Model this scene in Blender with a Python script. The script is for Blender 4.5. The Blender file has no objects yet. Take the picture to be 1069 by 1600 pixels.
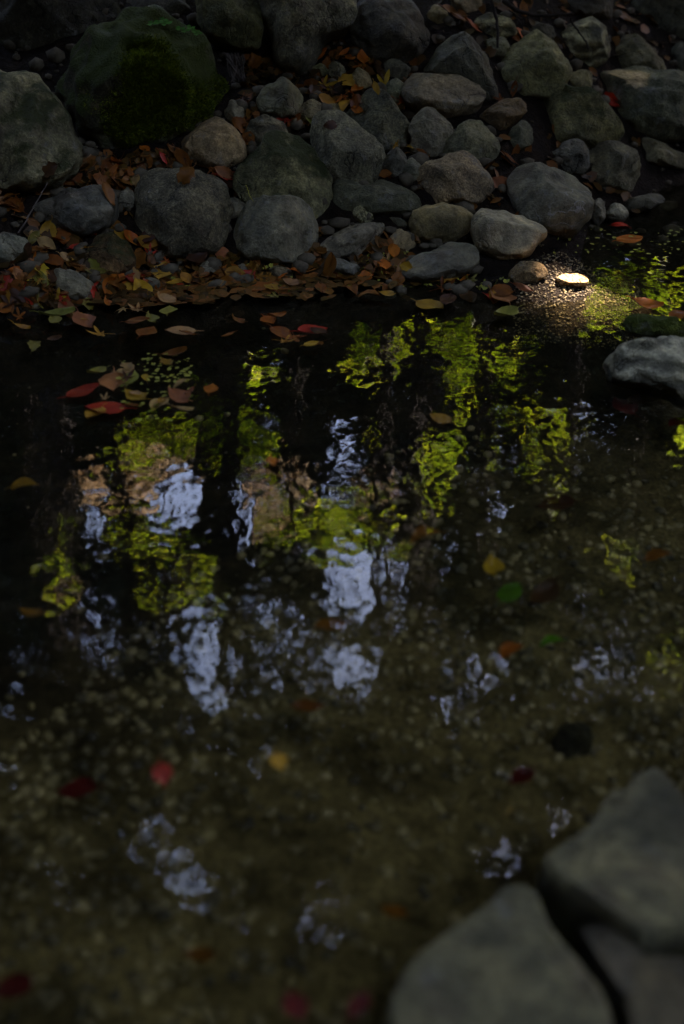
import bpy, bmesh, math, random
import numpy as np
from mathutils import Vector, Matrix, Quaternion
from mathutils.bvhtree import BVHTree

random.seed(7)
rng = np.random.default_rng(7)
scn = bpy.context.scene
COL = scn.collection

# ------------------------------------------------------------------ camera
H = 1.3
PITCH = math.radians(32.0)
cam_d = bpy.data.cameras.new('camera')
cam = bpy.data.objects.new('camera', cam_d)
COL.objects.link(cam)
cam.location = (0, 0, H)
cam.rotation_euler = (math.radians(90) - PITCH, 0, 0)
cam_d.sensor_fit = 'VERTICAL'
cam_d.sensor_height = 36
cam_d.lens = 50
cam_d.clip_start = 0.05
cam_d.clip_end = 500
cam_d.dof.use_dof = True
cam_d.dof.focus_distance = 3.35
cam_d.dof.aperture_fstop = 1.8
scn.camera = cam

# ------------------------------------------------------------------ sky, sun, exposure
SUN_EL = math.radians(52.0)
SUN_AZ = math.radians(40.0)                 # to the right of straight ahead (+Y)
SUN = Vector((math.sin(SUN_AZ) * math.cos(SUN_EL), math.cos(SUN_AZ) * math.cos(SUN_EL), math.sin(SUN_EL)))
world = bpy.data.worlds.new('World')
scn.world = world
world.use_nodes = True
wn = world.node_tree.nodes
wl = world.node_tree.links
sky = wn.new('ShaderNodeTexSky')
sky.sky_type = 'NISHITA'
sky.sun_disc = False
sky.sun_elevation = SUN_EL
sky.sun_rotation = SUN_AZ
sky.air_density = 1.0
sky.dust_density = 0.4
sky.ozone_density = 1.0
wl.new(sky.outputs['Color'], wn['Background'].inputs['Color'])
wn['Background'].inputs['Strength'].default_value = 0.145
sun_d = bpy.data.lights.new('sun', 'SUN')
sun_d.energy = 4.0
sun_d.angle = math.radians(0.5)
sun_d.color = (1.0, 0.945, 0.88)
sun_o = bpy.data.objects.new('sun', sun_d)
COL.objects.link(sun_o)
sun_o.rotation_euler = SUN.to_track_quat('Z', 'Y').to_euler()
sun_o.location = SUN * 30
scn.view_settings.view_transform = 'Standard'
scn.view_settings.look = 'None'
scn.view_settings.gamma = 1.0
scn.view_settings.exposure = 3.9
scn.view_settings.use_white_balance = True
scn.view_settings.white_balance_temperature = 7700
scn.view_settings.white_balance_tint = 22
scn.cycles.max_bounces = 8
scn.cycles.diffuse_bounces = 4
scn.cycles.glossy_bounces = 3
scn.cycles.transparent_max_bounces = 12
scn.cycles.sample_clamp_indirect = 6.0
scn.cycles.use_denoising = True
scn.cycles.caustics_reflective = False
scn.cycles.caustics_refractive = False

# ------------------------------------------------------------------ helpers
RIGHT = np.array((1.0, 0, 0))
FWD = np.array((0, math.cos(PITCH), -math.sin(PITCH)))
UP = np.array((0, math.sin(PITCH), math.cos(PITCH)))
CAM = np.array((0, 0, H))
K = 0.72 / 1600.0                             # tangent per photograph pixel


def ray(px, py):
    return FWD + RIGHT * ((px - 534.5) * K) + UP * ((800 - py) * K)


def on_water(px, py, z=0.0):
    d = ray(px, py)
    return CAM + d * ((z - H) / d[2])


def mirror_px(P):
    """where the still water would show a point, in photograph pixels"""
    q = P * np.array((1, 1, -1.0)) - CAM
    dep = np.maximum(q @ FWD, 0.01)
    return 534.5 + (q @ RIGHT) / dep / K, 800 - (q @ UP) / dep / K


def mirror_point(px, py, Y):
    d = FWD[None] + np.outer((px - 534.5) * K, RIGHT) + np.outer((800 - py) * K, UP)
    d = d * np.array((1, 1, -1.0))
    t = Y / d[:, 1]
    return np.array((0, 0, -H)) + d * t[:, None]


def link(o, parent=None):
    COL.objects.link(o)
    if parent:
        o.parent = parent
    return o


def tag(o, label=None, cat=None, group=None, kind=None):
    if label: o['label'] = label
    if cat: o['category'] = cat
    if group: o['group'] = group
    if kind: o['kind'] = kind
    return o


def mesh_np(name, co, faces, smooth=True):
    """faces: (F,3) or (F,4) int array"""
    co = np.asarray(co, np.float32)
    faces = np.asarray(faces, np.int32)
    me = bpy.data.meshes.new(name)
    n = faces.shape[1]
    me.vertices.add(len(co)); me.vertices.foreach_set('co', co.ravel())
    me.loops.add(faces.size); me.loops.foreach_set('vertex_index', faces.ravel())
    me.polygons.add(len(faces))
    me.polygons.foreach_set('loop_start', np.arange(0, faces.size, n, dtype=np.int32))
    if smooth:
        me.polygons.foreach_set('use_smooth', np.ones(len(faces), bool))
    me.update(calc_edges=True)
    me.validate()
    return me


def make(name, co, faces, mat, parent=None, smooth=True):
    me = mesh_np(name, co, faces, smooth)
    me.materials.append(mat)
    return link(bpy.data.objects.new(name, me), parent)


def empty(name, loc):
    o = bpy.data.objects.new(name, None)
    o.location = loc
    o.empty_display_size = 0.1
    return link(o)


class Waves:
    """smooth random field made of sines (same everywhere, no lattice)"""
    def __init__(self, seed, n=24, dim=3):
        r = np.random.default_rng(seed)
        d = r.normal(size=(n, dim)); d /= np.linalg.norm(d, axis=1)[:, None]
        self.k = d * r.uniform(0.6, 1.6, n)[:, None]
        self.p = r.uniform(0, 6.28, n)
        self.n = n

    def __call__(self, P, freq):
        return np.sin(P @ (self.k.T * freq) + self.p).sum(1) / math.sqrt(self.n * 0.5)


def ico(sub):
    bm = bmesh.new()
    bmesh.ops.create_icosphere(bm, subdivisions=sub, radius=1)
    co = np.array([v.co[:] for v in bm.verts])
    fa = np.array([[v.index for v in f.verts] for f in bm.faces])
    bm.free()
    return co, fa


ICO = {s: ico(s) for s in (1, 2, 4, 5, 6)}


def tube(path, radii, n=10, jitter=0.0, seed=0):
    r = np.random.default_rng(seed)
    path = np.asarray(path, float)
    vs, fs = [], []
    for i, p in enumerate(path):
        t = path[min(i + 1, len(path) - 1)] - path[max(i - 1, 0)]
        t = t / (np.linalg.norm(t) + 1e-9)
        a = np.cross(t, (0.31, 0.2, 0.93) if abs(t[2]) < 0.9 else (1, 0, 0)); a /= np.linalg.norm(a)
        b = np.cross(t, a)
        for k in range(n):
            an = 6.2832 * k / n
            rr = radii[i] * (1 + jitter * r.uniform(-1, 1))
            vs.append(p + (a * math.cos(an) + b * math.sin(an)) * rr)
    for i in range(len(path) - 1):
        for k in range(n):
            k2 = (k + 1) % n
            fs.append((i * n + k, i * n + k2, (i + 1) * n + k2, (i + 1) * n + k))
    return np.array(vs), np.array(fs)


def join(parts):
    vs, fs, o = [], [], 0
    for v, f in parts:
        vs.append(v); fs.append(np.asarray(f) + o); o += len(v)
    return np.concatenate(vs), np.concatenate(fs)


# ------------------------------------------------------------------ materials
def nodes(name):
    m = bpy.data.materials.new(name)
    m.use_nodes = True
    nt = m.node_tree
    nt.nodes.clear()
    out = nt.nodes.new('ShaderNodeOutputMaterial')
    return m, nt, out


def N(nt, t, **kw):
    n = nt.nodes.new(t)
    for k, v in kw.items():
        if hasattr(n, k) and k not in n.inputs.keys():
            setattr(n, k, v)
        else:
            n.inputs[k].default_value = v
    return n


def noise(nt, vec, scale, detail=4, rough=0.6):
    n = N(nt, 'ShaderNodeTexNoise', Scale=scale, Detail=detail, Roughness=rough)
    nt.links.new(vec, n.inputs['Vector'])
    return n.outputs['Fac']


def ramp(nt, fac, stops):
    r = nt.nodes.new('ShaderNodeValToRGB')
    while len(r.color_ramp.elements) < len(stops):
        r.color_ramp.elements.new(0.5)
    for e, (p, c) in zip(r.color_ramp.elements, stops):
        e.position = p
        e.color = (*c, 1) if len(c) == 3 else c
    nt.links.new(fac, r.inputs['Fac'])
    return r.outputs['Color']


def mixc(nt, fac, a, b, mode='MIX'):
    m = nt.nodes.new('ShaderNodeMix')
    m.data_type = 'RGBA'
    m.blend_type = mode
    for sock, v in ((m.inputs[0], fac), (m.inputs[6], a), (m.inputs[7], b)):
        if isinstance(v, (int, float)):
            sock.default_value = v
        elif isinstance(v, tuple):
            sock.default_value = (*v, 1) if len(v) == 3 else v
        else:
            nt.links.new(v, sock)
    return m.outputs[2]


def math_n(nt, op, a, b=None):
    m = nt.nodes.new('ShaderNodeMath')
    m.operation = op
    for s, v in zip(m.inputs, (a, b)):
        if v is None: continue
        if isinstance(v, (int, float)): s.default_value = v
        else: nt.links.new(v, s)
    return m.outputs[0]


G3 = lambda v: (v, v, v)


def rock_mat(name, moss=0.0, bands=0.0, veins=0.0, speck=0.5, rough=0.72, fine=1.0, mosscol=(0.045, 0.075, 0.008)):
    m, nt, out = nodes(name)
    geo = N(nt, 'ShaderNodeNewGeometry')
    inf = N(nt, 'ShaderNodeObjectInfo')
    vec0 = geo.outputs['Position']
    off = nt.nodes.new('ShaderNodeVectorMath'); off.operation = 'ADD'
    sc = nt.nodes.new('ShaderNodeVectorMath'); sc.operation = 'SCALE'
    sc.inputs[0].default_value = (7.3, 3.1, 5.7)
    nt.links.new(inf.outputs['Random'], sc.inputs['Scale'])
    nt.links.new(vec0, off.inputs[0]); nt.links.new(sc.outputs[0], off.inputs[1])
    vec = off.outputs[0]
    base = inf.outputs['Color']
    n1 = noise(nt, vec, 9, 6, 0.65)
    n2 = noise(nt, vec, 34, 6, 0.7)
    n3 = noise(nt, vec, 170, 4, 0.75)
    c = mixc(nt, 1.0, base, ramp(nt, n1, [(0.3, (0.42, 0.44, 0.46)), (0.5, G3(0.95)), (0.68, (1.65, 1.55, 1.4))]), 'MULTIPLY')
    c = mixc(nt, 1.0, c, ramp(nt, n2, [(0.3, G3(0.5)), (0.52, G3(1.0)), (0.7, (1.6, 1.55, 1.45))]), 'MULTIPLY')
    c = mixc(nt, speck, c, mixc(nt, 1.0, c, ramp(nt, n3, [(0.32, G3(0.35)), (0.5, G3(1.0)), (0.66, G3(1.9))]), 'MULTIPLY'))
    # pale lichen patches and rusty stain
    l = noise(nt, vec, 15, 5, 0.75)
    c = mixc(nt, math_n(nt, 'MULTIPLY', ramp(nt, l, [(0.58, G3(0)), (0.66, G3(1))]), 0.45), c, (0.20, 0.19, 0.155))
    st = noise(nt, vec, 6.5, 4, 0.6)
    c = mixc(nt, math_n(nt, 'MULTIPLY', ramp(nt, st, [(0.56, G3(0)), (0.7, G3(1))]), 0.5), c, (0.10, 0.07, 0.042))
    hgt = math_n(nt, 'ADD', math_n(nt, 'MULTIPLY', n2, 0.022), math_n(nt, 'MULTIPLY', n3, 0.005 * fine))
    if bands:
        w = N(nt, 'ShaderNodeTexWave', Scale=9.0, Distortion=5.0, Detail=4.0)
        w.inputs['Detail Scale'].default_value = 1.5
        w.bands_direction = 'Z'
        nt.links.new(vec, w.inputs['Vector'])
        c = mixc(nt, bands, c, mixc(nt, 1.0, c, ramp(nt, w.outputs['Fac'], [(0.2, G3(0.55)), (0.8, G3(1.5))]), 'MULTIPLY'))
        hgt = math_n(nt, 'ADD', hgt, math_n(nt, 'MULTIPLY', w.outputs['Fac'], 0.008 * bands))
    # cracks
    v = N(nt, 'ShaderNodeTexVoronoi', Scale=7.5)
    v.feature = 'DISTANCE_TO_EDGE'
    wv = nt.nodes.new('ShaderNodeVectorMath'); wv.operation = 'ADD'
    nn = N(nt, 'ShaderNodeTexNoise', Scale=6.0, Detail=5.0)
    nt.links.new(vec, nn.inputs['Vector'])
    s2 = nt.nodes.new('ShaderNodeVectorMath'); s2.operation = 'SCALE'; s2.inputs['Scale'].default_value = 0.35
    nt.links.new(nn.outputs['Color'], s2.inputs[0])
    nt.links.new(vec, wv.inputs[0]); nt.links.new(s2.outputs[0], wv.inputs[1])
    nt.links.new(wv.outputs[0], v.inputs['Vector'])
    gate = ramp(nt, noise(nt, vec, 5, 2, 0.5), [(0.48, G3(0)), (0.58, G3(1))])
    crack = mixc(nt, 1.0, ramp(nt, v.outputs['Distance'], [(0.0, G3(1)), (0.022, G3(0))]), gate, 'MULTIPLY')
    if veins:
        c = mixc(nt, math_n(nt, 'MULTIPLY', crack, veins), c, (0.26, 0.25, 0.22))
        hgt = math_n(nt, 'ADD', hgt, math_n(nt, 'MULTIPLY', crack, 0.004))
    else:
        c = mixc(nt, math_n(nt, 'MULTIPLY', crack, 0.6), c, (0.012, 0.011, 0.009))
        hgt = math_n(nt, 'SUBTRACT', hgt, math_n(nt, 'MULTIPLY', crack, 0.008))
    if moss:
        sep = N(nt, 'ShaderNodeSeparateXYZ')
        nt.links.new(geo.outputs['Normal'], sep.inputs[0])
        mm = math_n(nt, 'ADD', math_n(nt, 'MULTIPLY', sep.outputs['Z'], 0.25), noise(nt, vec, 5.5, 6, 0.7))
        mm = math_n(nt, 'ADD', mm, moss - 0.72)
        mk = ramp(nt, mm, [(0.0, G3(0)), (0.12, G3(1))])
        mc = mixc(nt, noise(nt, vec, 60, 5, 0.8), (mosscol[0] * .35, mosscol[1] * .35, mosscol[2] * .5), (mosscol[0] * 1.7, mosscol[1] * 1.7, mosscol[2]))
        c = mixc(nt, math_n(nt, 'MULTIPLY', mk, 0.9), c, mc)
        hgt = math_n(nt, 'ADD', hgt, math_n(nt, 'MULTIPLY', mk, math_n(nt, 'MULTIPLY', n3, 0.02)))
    b = N(nt, 'ShaderNodeBump', Strength=0.9, Distance=1.0)
    nt.links.new(hgt, b.inputs['Height'])
    p = N(nt, 'ShaderNodeBsdfPrincipled', Roughness=rough)
    p.inputs['Specular IOR Level'].default_value = 0.14
    # soaked band at the water
    sz = N(nt, 'ShaderNodeSeparateXYZ')
    nt.links.new(vec0, sz.inputs[0])
    wz = math_n(nt, 'ADD', sz.outputs['Z'], math_n(nt, 'MULTIPLY', n2, -0.03))
    dry = ramp(nt, math_n(nt, 'ADD', math_n(nt, 'MULTIPLY', wz, 10.0), 0.5), [(0.50, G3(0)), (0.58, G3(1))])
    c = mixc(nt, dry, mixc(nt, 1.0, c, G3(0.45), 'MULTIPLY'), c)
    nt.links.new(ramp(nt, dry, [(0.0, G3(0.3)), (1.0, G3(rough))]), p.inputs['Roughness'])
    nt.links.new(c, p.inputs['Base Color'])
    nt.links.new(b.outputs['Normal'], p.inputs['Normal'])
    nt.links.new(p.outputs[0], out.inputs['Surface'])
    return m


ROCK = {
    'plain': rock_mat('grey_river_stone'),
    'smooth': rock_mat('smooth_river_stone', speck=0.3, rough=0.55, fine=0.5),
    'vein': rock_mat('veined_stone', veins=0.7, speck=0.3, rough=0.62),
    'rough': rock_mat('grainy_stone', speck=0.9, fine=2.2),
    'band': rock_mat('banded_stone', bands=0.9),
    'mossy': rock_mat('thinly_mossed_stone', moss=0.12, speck=0.6, mosscol=(0.035, 0.042, 0.012)),
    'moss': rock_mat('thickly_mossed_stone', moss=0.24, speck=0.6, mosscol=(0.040, 0.058, 0.003)),
    'step': rock_mat('stepping_stone_face', speck=0.25, rough=0.6, fine=0.4),
}


def leaf_mat(name, trans, objcol=True, col=(0.1, 0.1, 0.02), rough=0.5, var=0.5, tcol=None, wide=False):
    m, nt, out = nodes(name)
    if objcol:
        inf = N(nt, 'ShaderNodeObjectInfo')
        base = inf.outputs['Color']
        tc = N(nt, 'ShaderNodeTexCoord')
        n1 = noise(nt, tc.outputs['Object'], 2.2, 4, 0.7)
        c = mixc(nt, var, base, mixc(nt, 1.0, base, ramp(nt, n1, [(0.3, (0.25, 0.2, 0.15)), (0.5, G3(1.0)), (0.7, (1.6, 1.5, 1.0))]), 'MULTIPLY'))
    else:
        geo = N(nt, 'ShaderNodeNewGeometry')
        n1 = noise(nt, geo.outputs['Position'], 1.1, 3, 0.6)
        ri = geo.outputs['Random Per Island']
        c = mixc(nt, 1.0, col, ramp(nt, n1, [(0.3, G3(0.5)), (0.7, G3(1.4))]), 'MULTIPLY')
        c = mixc(nt, 1.0, c, ramp(nt, ri, [(0.0, (0.16, 0.24, 0.3)), (0.4, (0.6, 0.75, 0.7)), (0.7, G3(1.1)), (1.0, (1.7, 1.45, 2.2))] if wide else [(0.0, (0.6, 0.65, 0.6)), (0.5, G3(1.0)), (1.0, (1.5, 1.3, 1.1))]), 'MULTIPLY')
    d = N(nt, 'ShaderNodeBsdfPrincipled', Roughness=rough)
    d.inputs['Specular IOR Level'].default_value = 0.12
    nt.links.new(c, d.inputs['Base Color'])
    if trans:
        t = N(nt, 'ShaderNodeBsdfTranslucent')
        if tcol:
            tt = mixc(nt, 1.0, c, (tcol[0] / max(col[0], 1e-3), tcol[1] / max(col[1], 1e-3), tcol[2] / max(col[2], 1e-3)), 'MULTIPLY')
            nt.links.new(tt, t.inputs['Color'])
        else:
            nt.links.new(c, t.inputs['Color'])
        x = N(nt, 'ShaderNodeMixShader', Fac=trans)
        nt.links.new(d.outputs[0], x.inputs[1]); nt.links.new(t.outputs[0], x.inputs[2])
        nt.links.new(x.outputs[0], out.inputs['Surface'])
    else:
        nt.links.new(d.outputs[0], out.inputs['Surface'])
    return m


M_LEAF = leaf_mat('fallen_leaf_skin', 0.12)
M_EVER = leaf_mat('evergreen_foliage', 0.0, False, (0.022, 0.032, 0.012))
M_SHADE = leaf_mat('canopy_foliage', 0.10, False, (0.035, 0.05, 0.014))
M_GREEN = leaf_mat('backlit_spring_green_foliage', 0.6, False, (0.12, 0.17, 0.014), tcol=(0.60, 0.82, 0.03), wide=True)
M_CREAM = leaf_mat('pale_autumn_foliage', 0.6, False, (0.40, 0.32, 0.20), tcol=(0.62, 0.5, 0.32))


def bark_mat():
    m, nt, out = nodes('tree_bark')
    tc = N(nt, 'ShaderNodeTexCoord')
    n1 = noise(nt, tc.outputs['Object'], 8, 6, 0.7)
    c = ramp(nt, n1, [(0.3, (0.018, 0.014, 0.01)), (0.7, (0.07, 0.058, 0.045))])
    p = N(nt, 'ShaderNodeBsdfPrincipled', Roughness=0.9)
    b = N(nt, 'ShaderNodeBump', Strength=0.8, Distance=0.05)
    nt.links.new(n1, b.inputs['Height'])
    nt.links.new(b.outputs[0], p.inputs['Normal'])
    nt.links.new(c, p.inputs['Base Color'])
    nt.links.new(p.outputs[0], out.inputs['Surface'])
    return m


M_BARK = bark_mat()


def simple_mat(name, col, rough=0.8):
    m, nt, out = nodes(name)
    geo = N(nt, 'ShaderNodeNewGeometry')
    n1 = noise(nt, geo.outputs['Position'], 40, 4, 0.7)
    c = mixc(nt, 1.0, col, ramp(nt, n1, [(0.3, G3(0.5)), (0.7, G3(1.5))]), 'MULTIPLY')
    p = N(nt, 'ShaderNodeBsdfPrincipled', Roughness=rough)
    p.inputs['Specular IOR Level'].default_value = 0.1
    nt.links.new(c, p.inputs['Base Color'])
    nt.links.new(p.outputs[0], out.inputs['Surface'])
    return m


def ground_mat():
    m, nt, out = nodes('stream_bank_soil')
    geo = N(nt, 'ShaderNodeNewGeometry')
    pos = geo.outputs['Position']
    n1 = noise(nt, pos, 3, 5, 0.6)
    n2 = noise(nt, pos, 26, 6, 0.75)
    n3 = noise(nt, pos, 120, 3, 0.7)
    sep = N(nt, 'ShaderNodeSeparateXYZ')
    nt.links.new(pos, sep.inputs[0])
    soil = ramp(nt, n2, [(0.3, (0.005, 0.003, 0.002)), (0.55, (0.013, 0.008, 0.004)), (0.75, (0.034, 0.018, 0.007))])
    sand = ramp(nt, n2, [(0.3, (0.065, 0.045, 0.016)), (0.5, (0.155, 0.11, 0.041)), (0.7, (0.25, 0.18, 0.07))])
    sand = mixc(nt, 1.0, sand, ramp(nt, n3, [(0.3, G3(0.5)), (0.5, G3(1)), (0.7, G3(1.5))]), 'MULTIPLY')
    dark_bed = ramp(nt, n2, [(0.3, (0.006, 0.005, 0.003)), (0.7, (0.03, 0.02, 0.01))])
    # bed colour: sand mid-stream, near black towards the far side and left
    a = math_n(nt, 'ADD', sep.outputs['Y'], math_n(nt, 'MULTIPLY', n1, 0.9))
    a = math_n(nt, 'ADD', a, math_n(nt, 'MULTIPLY', sep.outputs['X'], -0.85))
    bed = mixc(nt, ramp(nt, math_n(nt, 'DIVIDE', a, 4.0), [(0.51, G3(0)), (0.70, G3(1))]), sand, dark_bed)
    bed = mixc(nt, 1.0, bed, ramp(nt, noise(nt, pos, 7, 4, 0.6), [(0.35, G3(0.45)), (0.6, G3(1.35))]), 'MULTIPLY')
    wet = ramp(nt, math_n(nt, 'ADD', sep.outputs['Z'], 0.5), [(0.49, G3(0)), (0.515, G3(1))])
    c = mixc(nt, wet, bed, soil)
    p = N(nt, 'ShaderNodeBsdfPrincipled', Roughness=0.9)
    p.inputs['Specular IOR Level'].default_value = 0.08
    b = N(nt, 'ShaderNodeBump', Strength=1.0, Distance=0.03)
    nt.links.new(math_n(nt, 'ADD', n2, math_n(nt, 'MULTIPLY', n3, 0.3)), b.inputs['Height'])
    nt.links.new(b.outputs[0], p.inputs['Normal'])
    nt.links.new(c, p.inputs['Base Color'])
    nt.links.new(p.outputs[0], out.inputs['Surface'])
    return m


def water_mat():
    m, nt, out = nodes('clear_stream_water')
    geo = N(nt, 'ShaderNodeNewGeometry')
    mp = N(nt, 'ShaderNodeMapping')
    mp.inputs['Scale'].default_value = (1.0, 0.72, 1.0)
    nt.links.new(geo.outputs['Position'], mp.inputs['Vector'])
    v = mp.outputs[0]
    w1 = noise(nt, v, 5.0, 0.5, 0.4)
    w2 = noise(nt, v, 23, 0.6, 0.4)
    w3 = noise(nt, v, 52, 0.5, 0.4)
    h = math_n(nt, 'ADD', math_n(nt, 'MULTIPLY', w1, 0.0006), math_n(nt, 'MULTIPLY', w2, 0.00055))
    h = math_n(nt, 'ADD', h, math_n(nt, 'MULTIPLY', w3, 0.00024))
    b = N(nt, 'ShaderNodeBump', Strength=1.0, Distance=1.0)
    nt.links.new(h, b.inputs['Height'])
    f = N(nt, 'ShaderNodeFresnel', IOR=1.333)
    nt.links.new(b.outputs[0], f.inputs['Normal'])
    t = N(nt, 'ShaderNodeBsdfTransparent')
    t.inputs['Color'].default_value = (0.90, 0.88, 0.74, 1)
    g = N(nt, 'ShaderNodeBsdfGlossy', Roughness=0.0)
    nt.links.new(b.outputs[0], g.inputs['Normal'])
    x = N(nt, 'ShaderNodeMixShader')
    nt.links.new(f.outputs[0], x.inputs[0]); nt.links.new(t.outputs[0], x.inputs[1]); nt.links.new(g.outputs[0], x.inputs[2])
    nt.links.new(x.outputs[0], out.inputs['Surface'])
    return m


# ------------------------------------------------------------------ ground
WL = np.array([on_water(*p)[:2] for p in ((0, 488), (150, 472), (330, 452), (600, 447), (800, 432), (868, 400), (935, 352), (1000, 322), (1069, 300))])
WLX = np.concatenate(([-8, -3], WL[:, 0], [2.2, 8]))
WLY = np.concatenate(([2.7, 2.85], WL[:, 1], [4.3, 5.6]))
GW = Waves(3, 30, 2)


def ground_h(x, y):
    x = np.asarray(x, float); y = np.asarray(y, float)
    yw = np.interp(x, WLX, WLY)
    d = y - yw
    P = np.stack([x.ravel(), y.ravel()], 1)
    n = (GW(P, 5.0) * 0.012 + GW(P, 13.0) * 0.006).reshape(x.shape)
    far = np.where(d > 0, np.minimum(0.48 * d, 0.46 + 0.10 * np.maximum(d - 0.96, 0)), -0.16 * (1 - np.exp(np.minimum(d, 0) / 0.35)))
    shoal = 0.062 * np.exp(-((x - 0.55) ** 2 + (y - 2.97) ** 2) / (2 * 0.15 ** 2))      # a gravel spit just under the water
    far = np.where(d < 0, np.maximum(far, np.minimum(far + shoal, -0.006)), far)
    near = np.maximum(0, 0.55 - y) * 0.5
    near = np.where(y < 0.55, np.minimum(near, 0.5), 0)
    h = far + near
    side = np.maximum(0, np.abs(x - 0.3) - 4.5)
    h = h + np.minimum(side * 0.95, 9.0) + np.minimum(np.maximum(0, -2.2 - y) * 0.95, 8.0)  # unseen slopes at the sides and rear, added to block low sky
    return h + n * np.where(d > 0, 1.6, 1.0)


def spaced(lo, hi, fine_lo, fine_hi, fine, coarse):
    a = [np.arange(fine_lo, fine_hi, fine)]
    x, s, right = fine_hi, fine, []
    while x < hi:
        right.append(x); s = min(s * 1.25, coarse); x += s
    x, s, left = fine_lo, fine, []
    while x > lo:
        s = min(s * 1.25, coarse); x -= s; left.append(x)
    return np.concatenate([left[::-1], a[0], right])


gx = spaced(-60, 60, -1.6, 1.9, 0.02, 3)
gy = spaced(-40, 90, 0.2, 5.2, 0.02, 3)
GX, GY = np.meshgrid(gx, gy)
GZ = ground_h(GX, GY)
nx, ny = len(gx), len(gy)
idx = np.arange(nx * ny).reshape(ny, nx)
gf = np.stack([idx[:-1, :-1], idx[:-1, 1:], idx[1:, 1:], idx[1:, :-1]], -1).reshape(-1, 4)
gco = np.stack([GX, GY, GZ], -1).reshape(-1, 3)
ground = make('ground', gco, gf, ground_mat())
tag(ground, 'dark soil bank and gravel stream bed', kind='structure')
water = make('water', [(-9, -1.5, 0), (9, -1.5, 0), (9, 7, 0), (-9, 7, 0)], [(0, 1, 2, 3)], water_mat())
tag(water, 'rippled clear stream water reflecting the trees', kind='structure')


def ground_hit(px, py):
    d = ray(px, py)
    t = 0.8
    while t < 12:
        p = CAM + d * t
        if p[2] < ground_h(p[0], p[1]):
            break
        t += 0.01
    return CAM + d * t


# ------------------------------------------------------------------ rocks
C = dict(grey=(0.105, 0.105, 0.098), dark=(0.070, 0.072, 0.070), blue=(0.112, 0.110, 0.100), beige=(0.165, 0.145, 0.115),
         pink=(0.17, 0.135, 0.115), brown=(0.115, 0.08, 0.05), olive=(0.095, 0.096, 0.07), pale=(0.20, 0.195, 0.18), black=(0.04, 0.04, 0.036),
         tan=(0.135, 0.115, 0.085), light=(0.20, 0.195, 0.165))
BOX = []            # vertices/faces of everything a leaf may rest on
ROCKS = []          # (name for leaf labels, px, py)


def smooth_poly(pts, n=96, blur=2.0):
    p = np.array(pts, float)
    # area centroid
    x, y = p[:, 0], p[:, 1]
    x1, y1 = np.roll(x, -1), np.roll(y, -1)
    cr = x * y1 - x1 * y
    A = cr.sum() / 2
    c = np.array([((x + x1) * cr).sum(), ((y + y1) * cr).sum()]) / (6 * A)
    th = np.arange(n) * 2 * math.pi / n
    R = np.zeros(n)
    q = p - c; q1 = np.roll(q, -1, 0)
    for i, t in enumerate(th):
        d = np.array((math.cos(t), -math.sin(t)))       # image y runs down
        best = 0
        for a, b in zip(q, q1):
            e = b - a
            den = d[0] * e[1] - d[1] * e[0]
            if abs(den) < 1e-9: continue
            s = (a[0] * e[1] - a[1] * e[0]) / den
            u = (a[0] * d[1] - a[1] * d[0]) / den
            if s > 0 and -1e-6 <= u <= 1 + 1e-6:
                best = max(best, s)
        R[i] = best
    k = np.exp(-0.5 * (np.arange(-8, 9) / blur) ** 2); k /= k.sum()
    R = np.convolve(np.concatenate([R[-8:], R, R[:8]]), k, 'valid')
    return c, th, R


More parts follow.
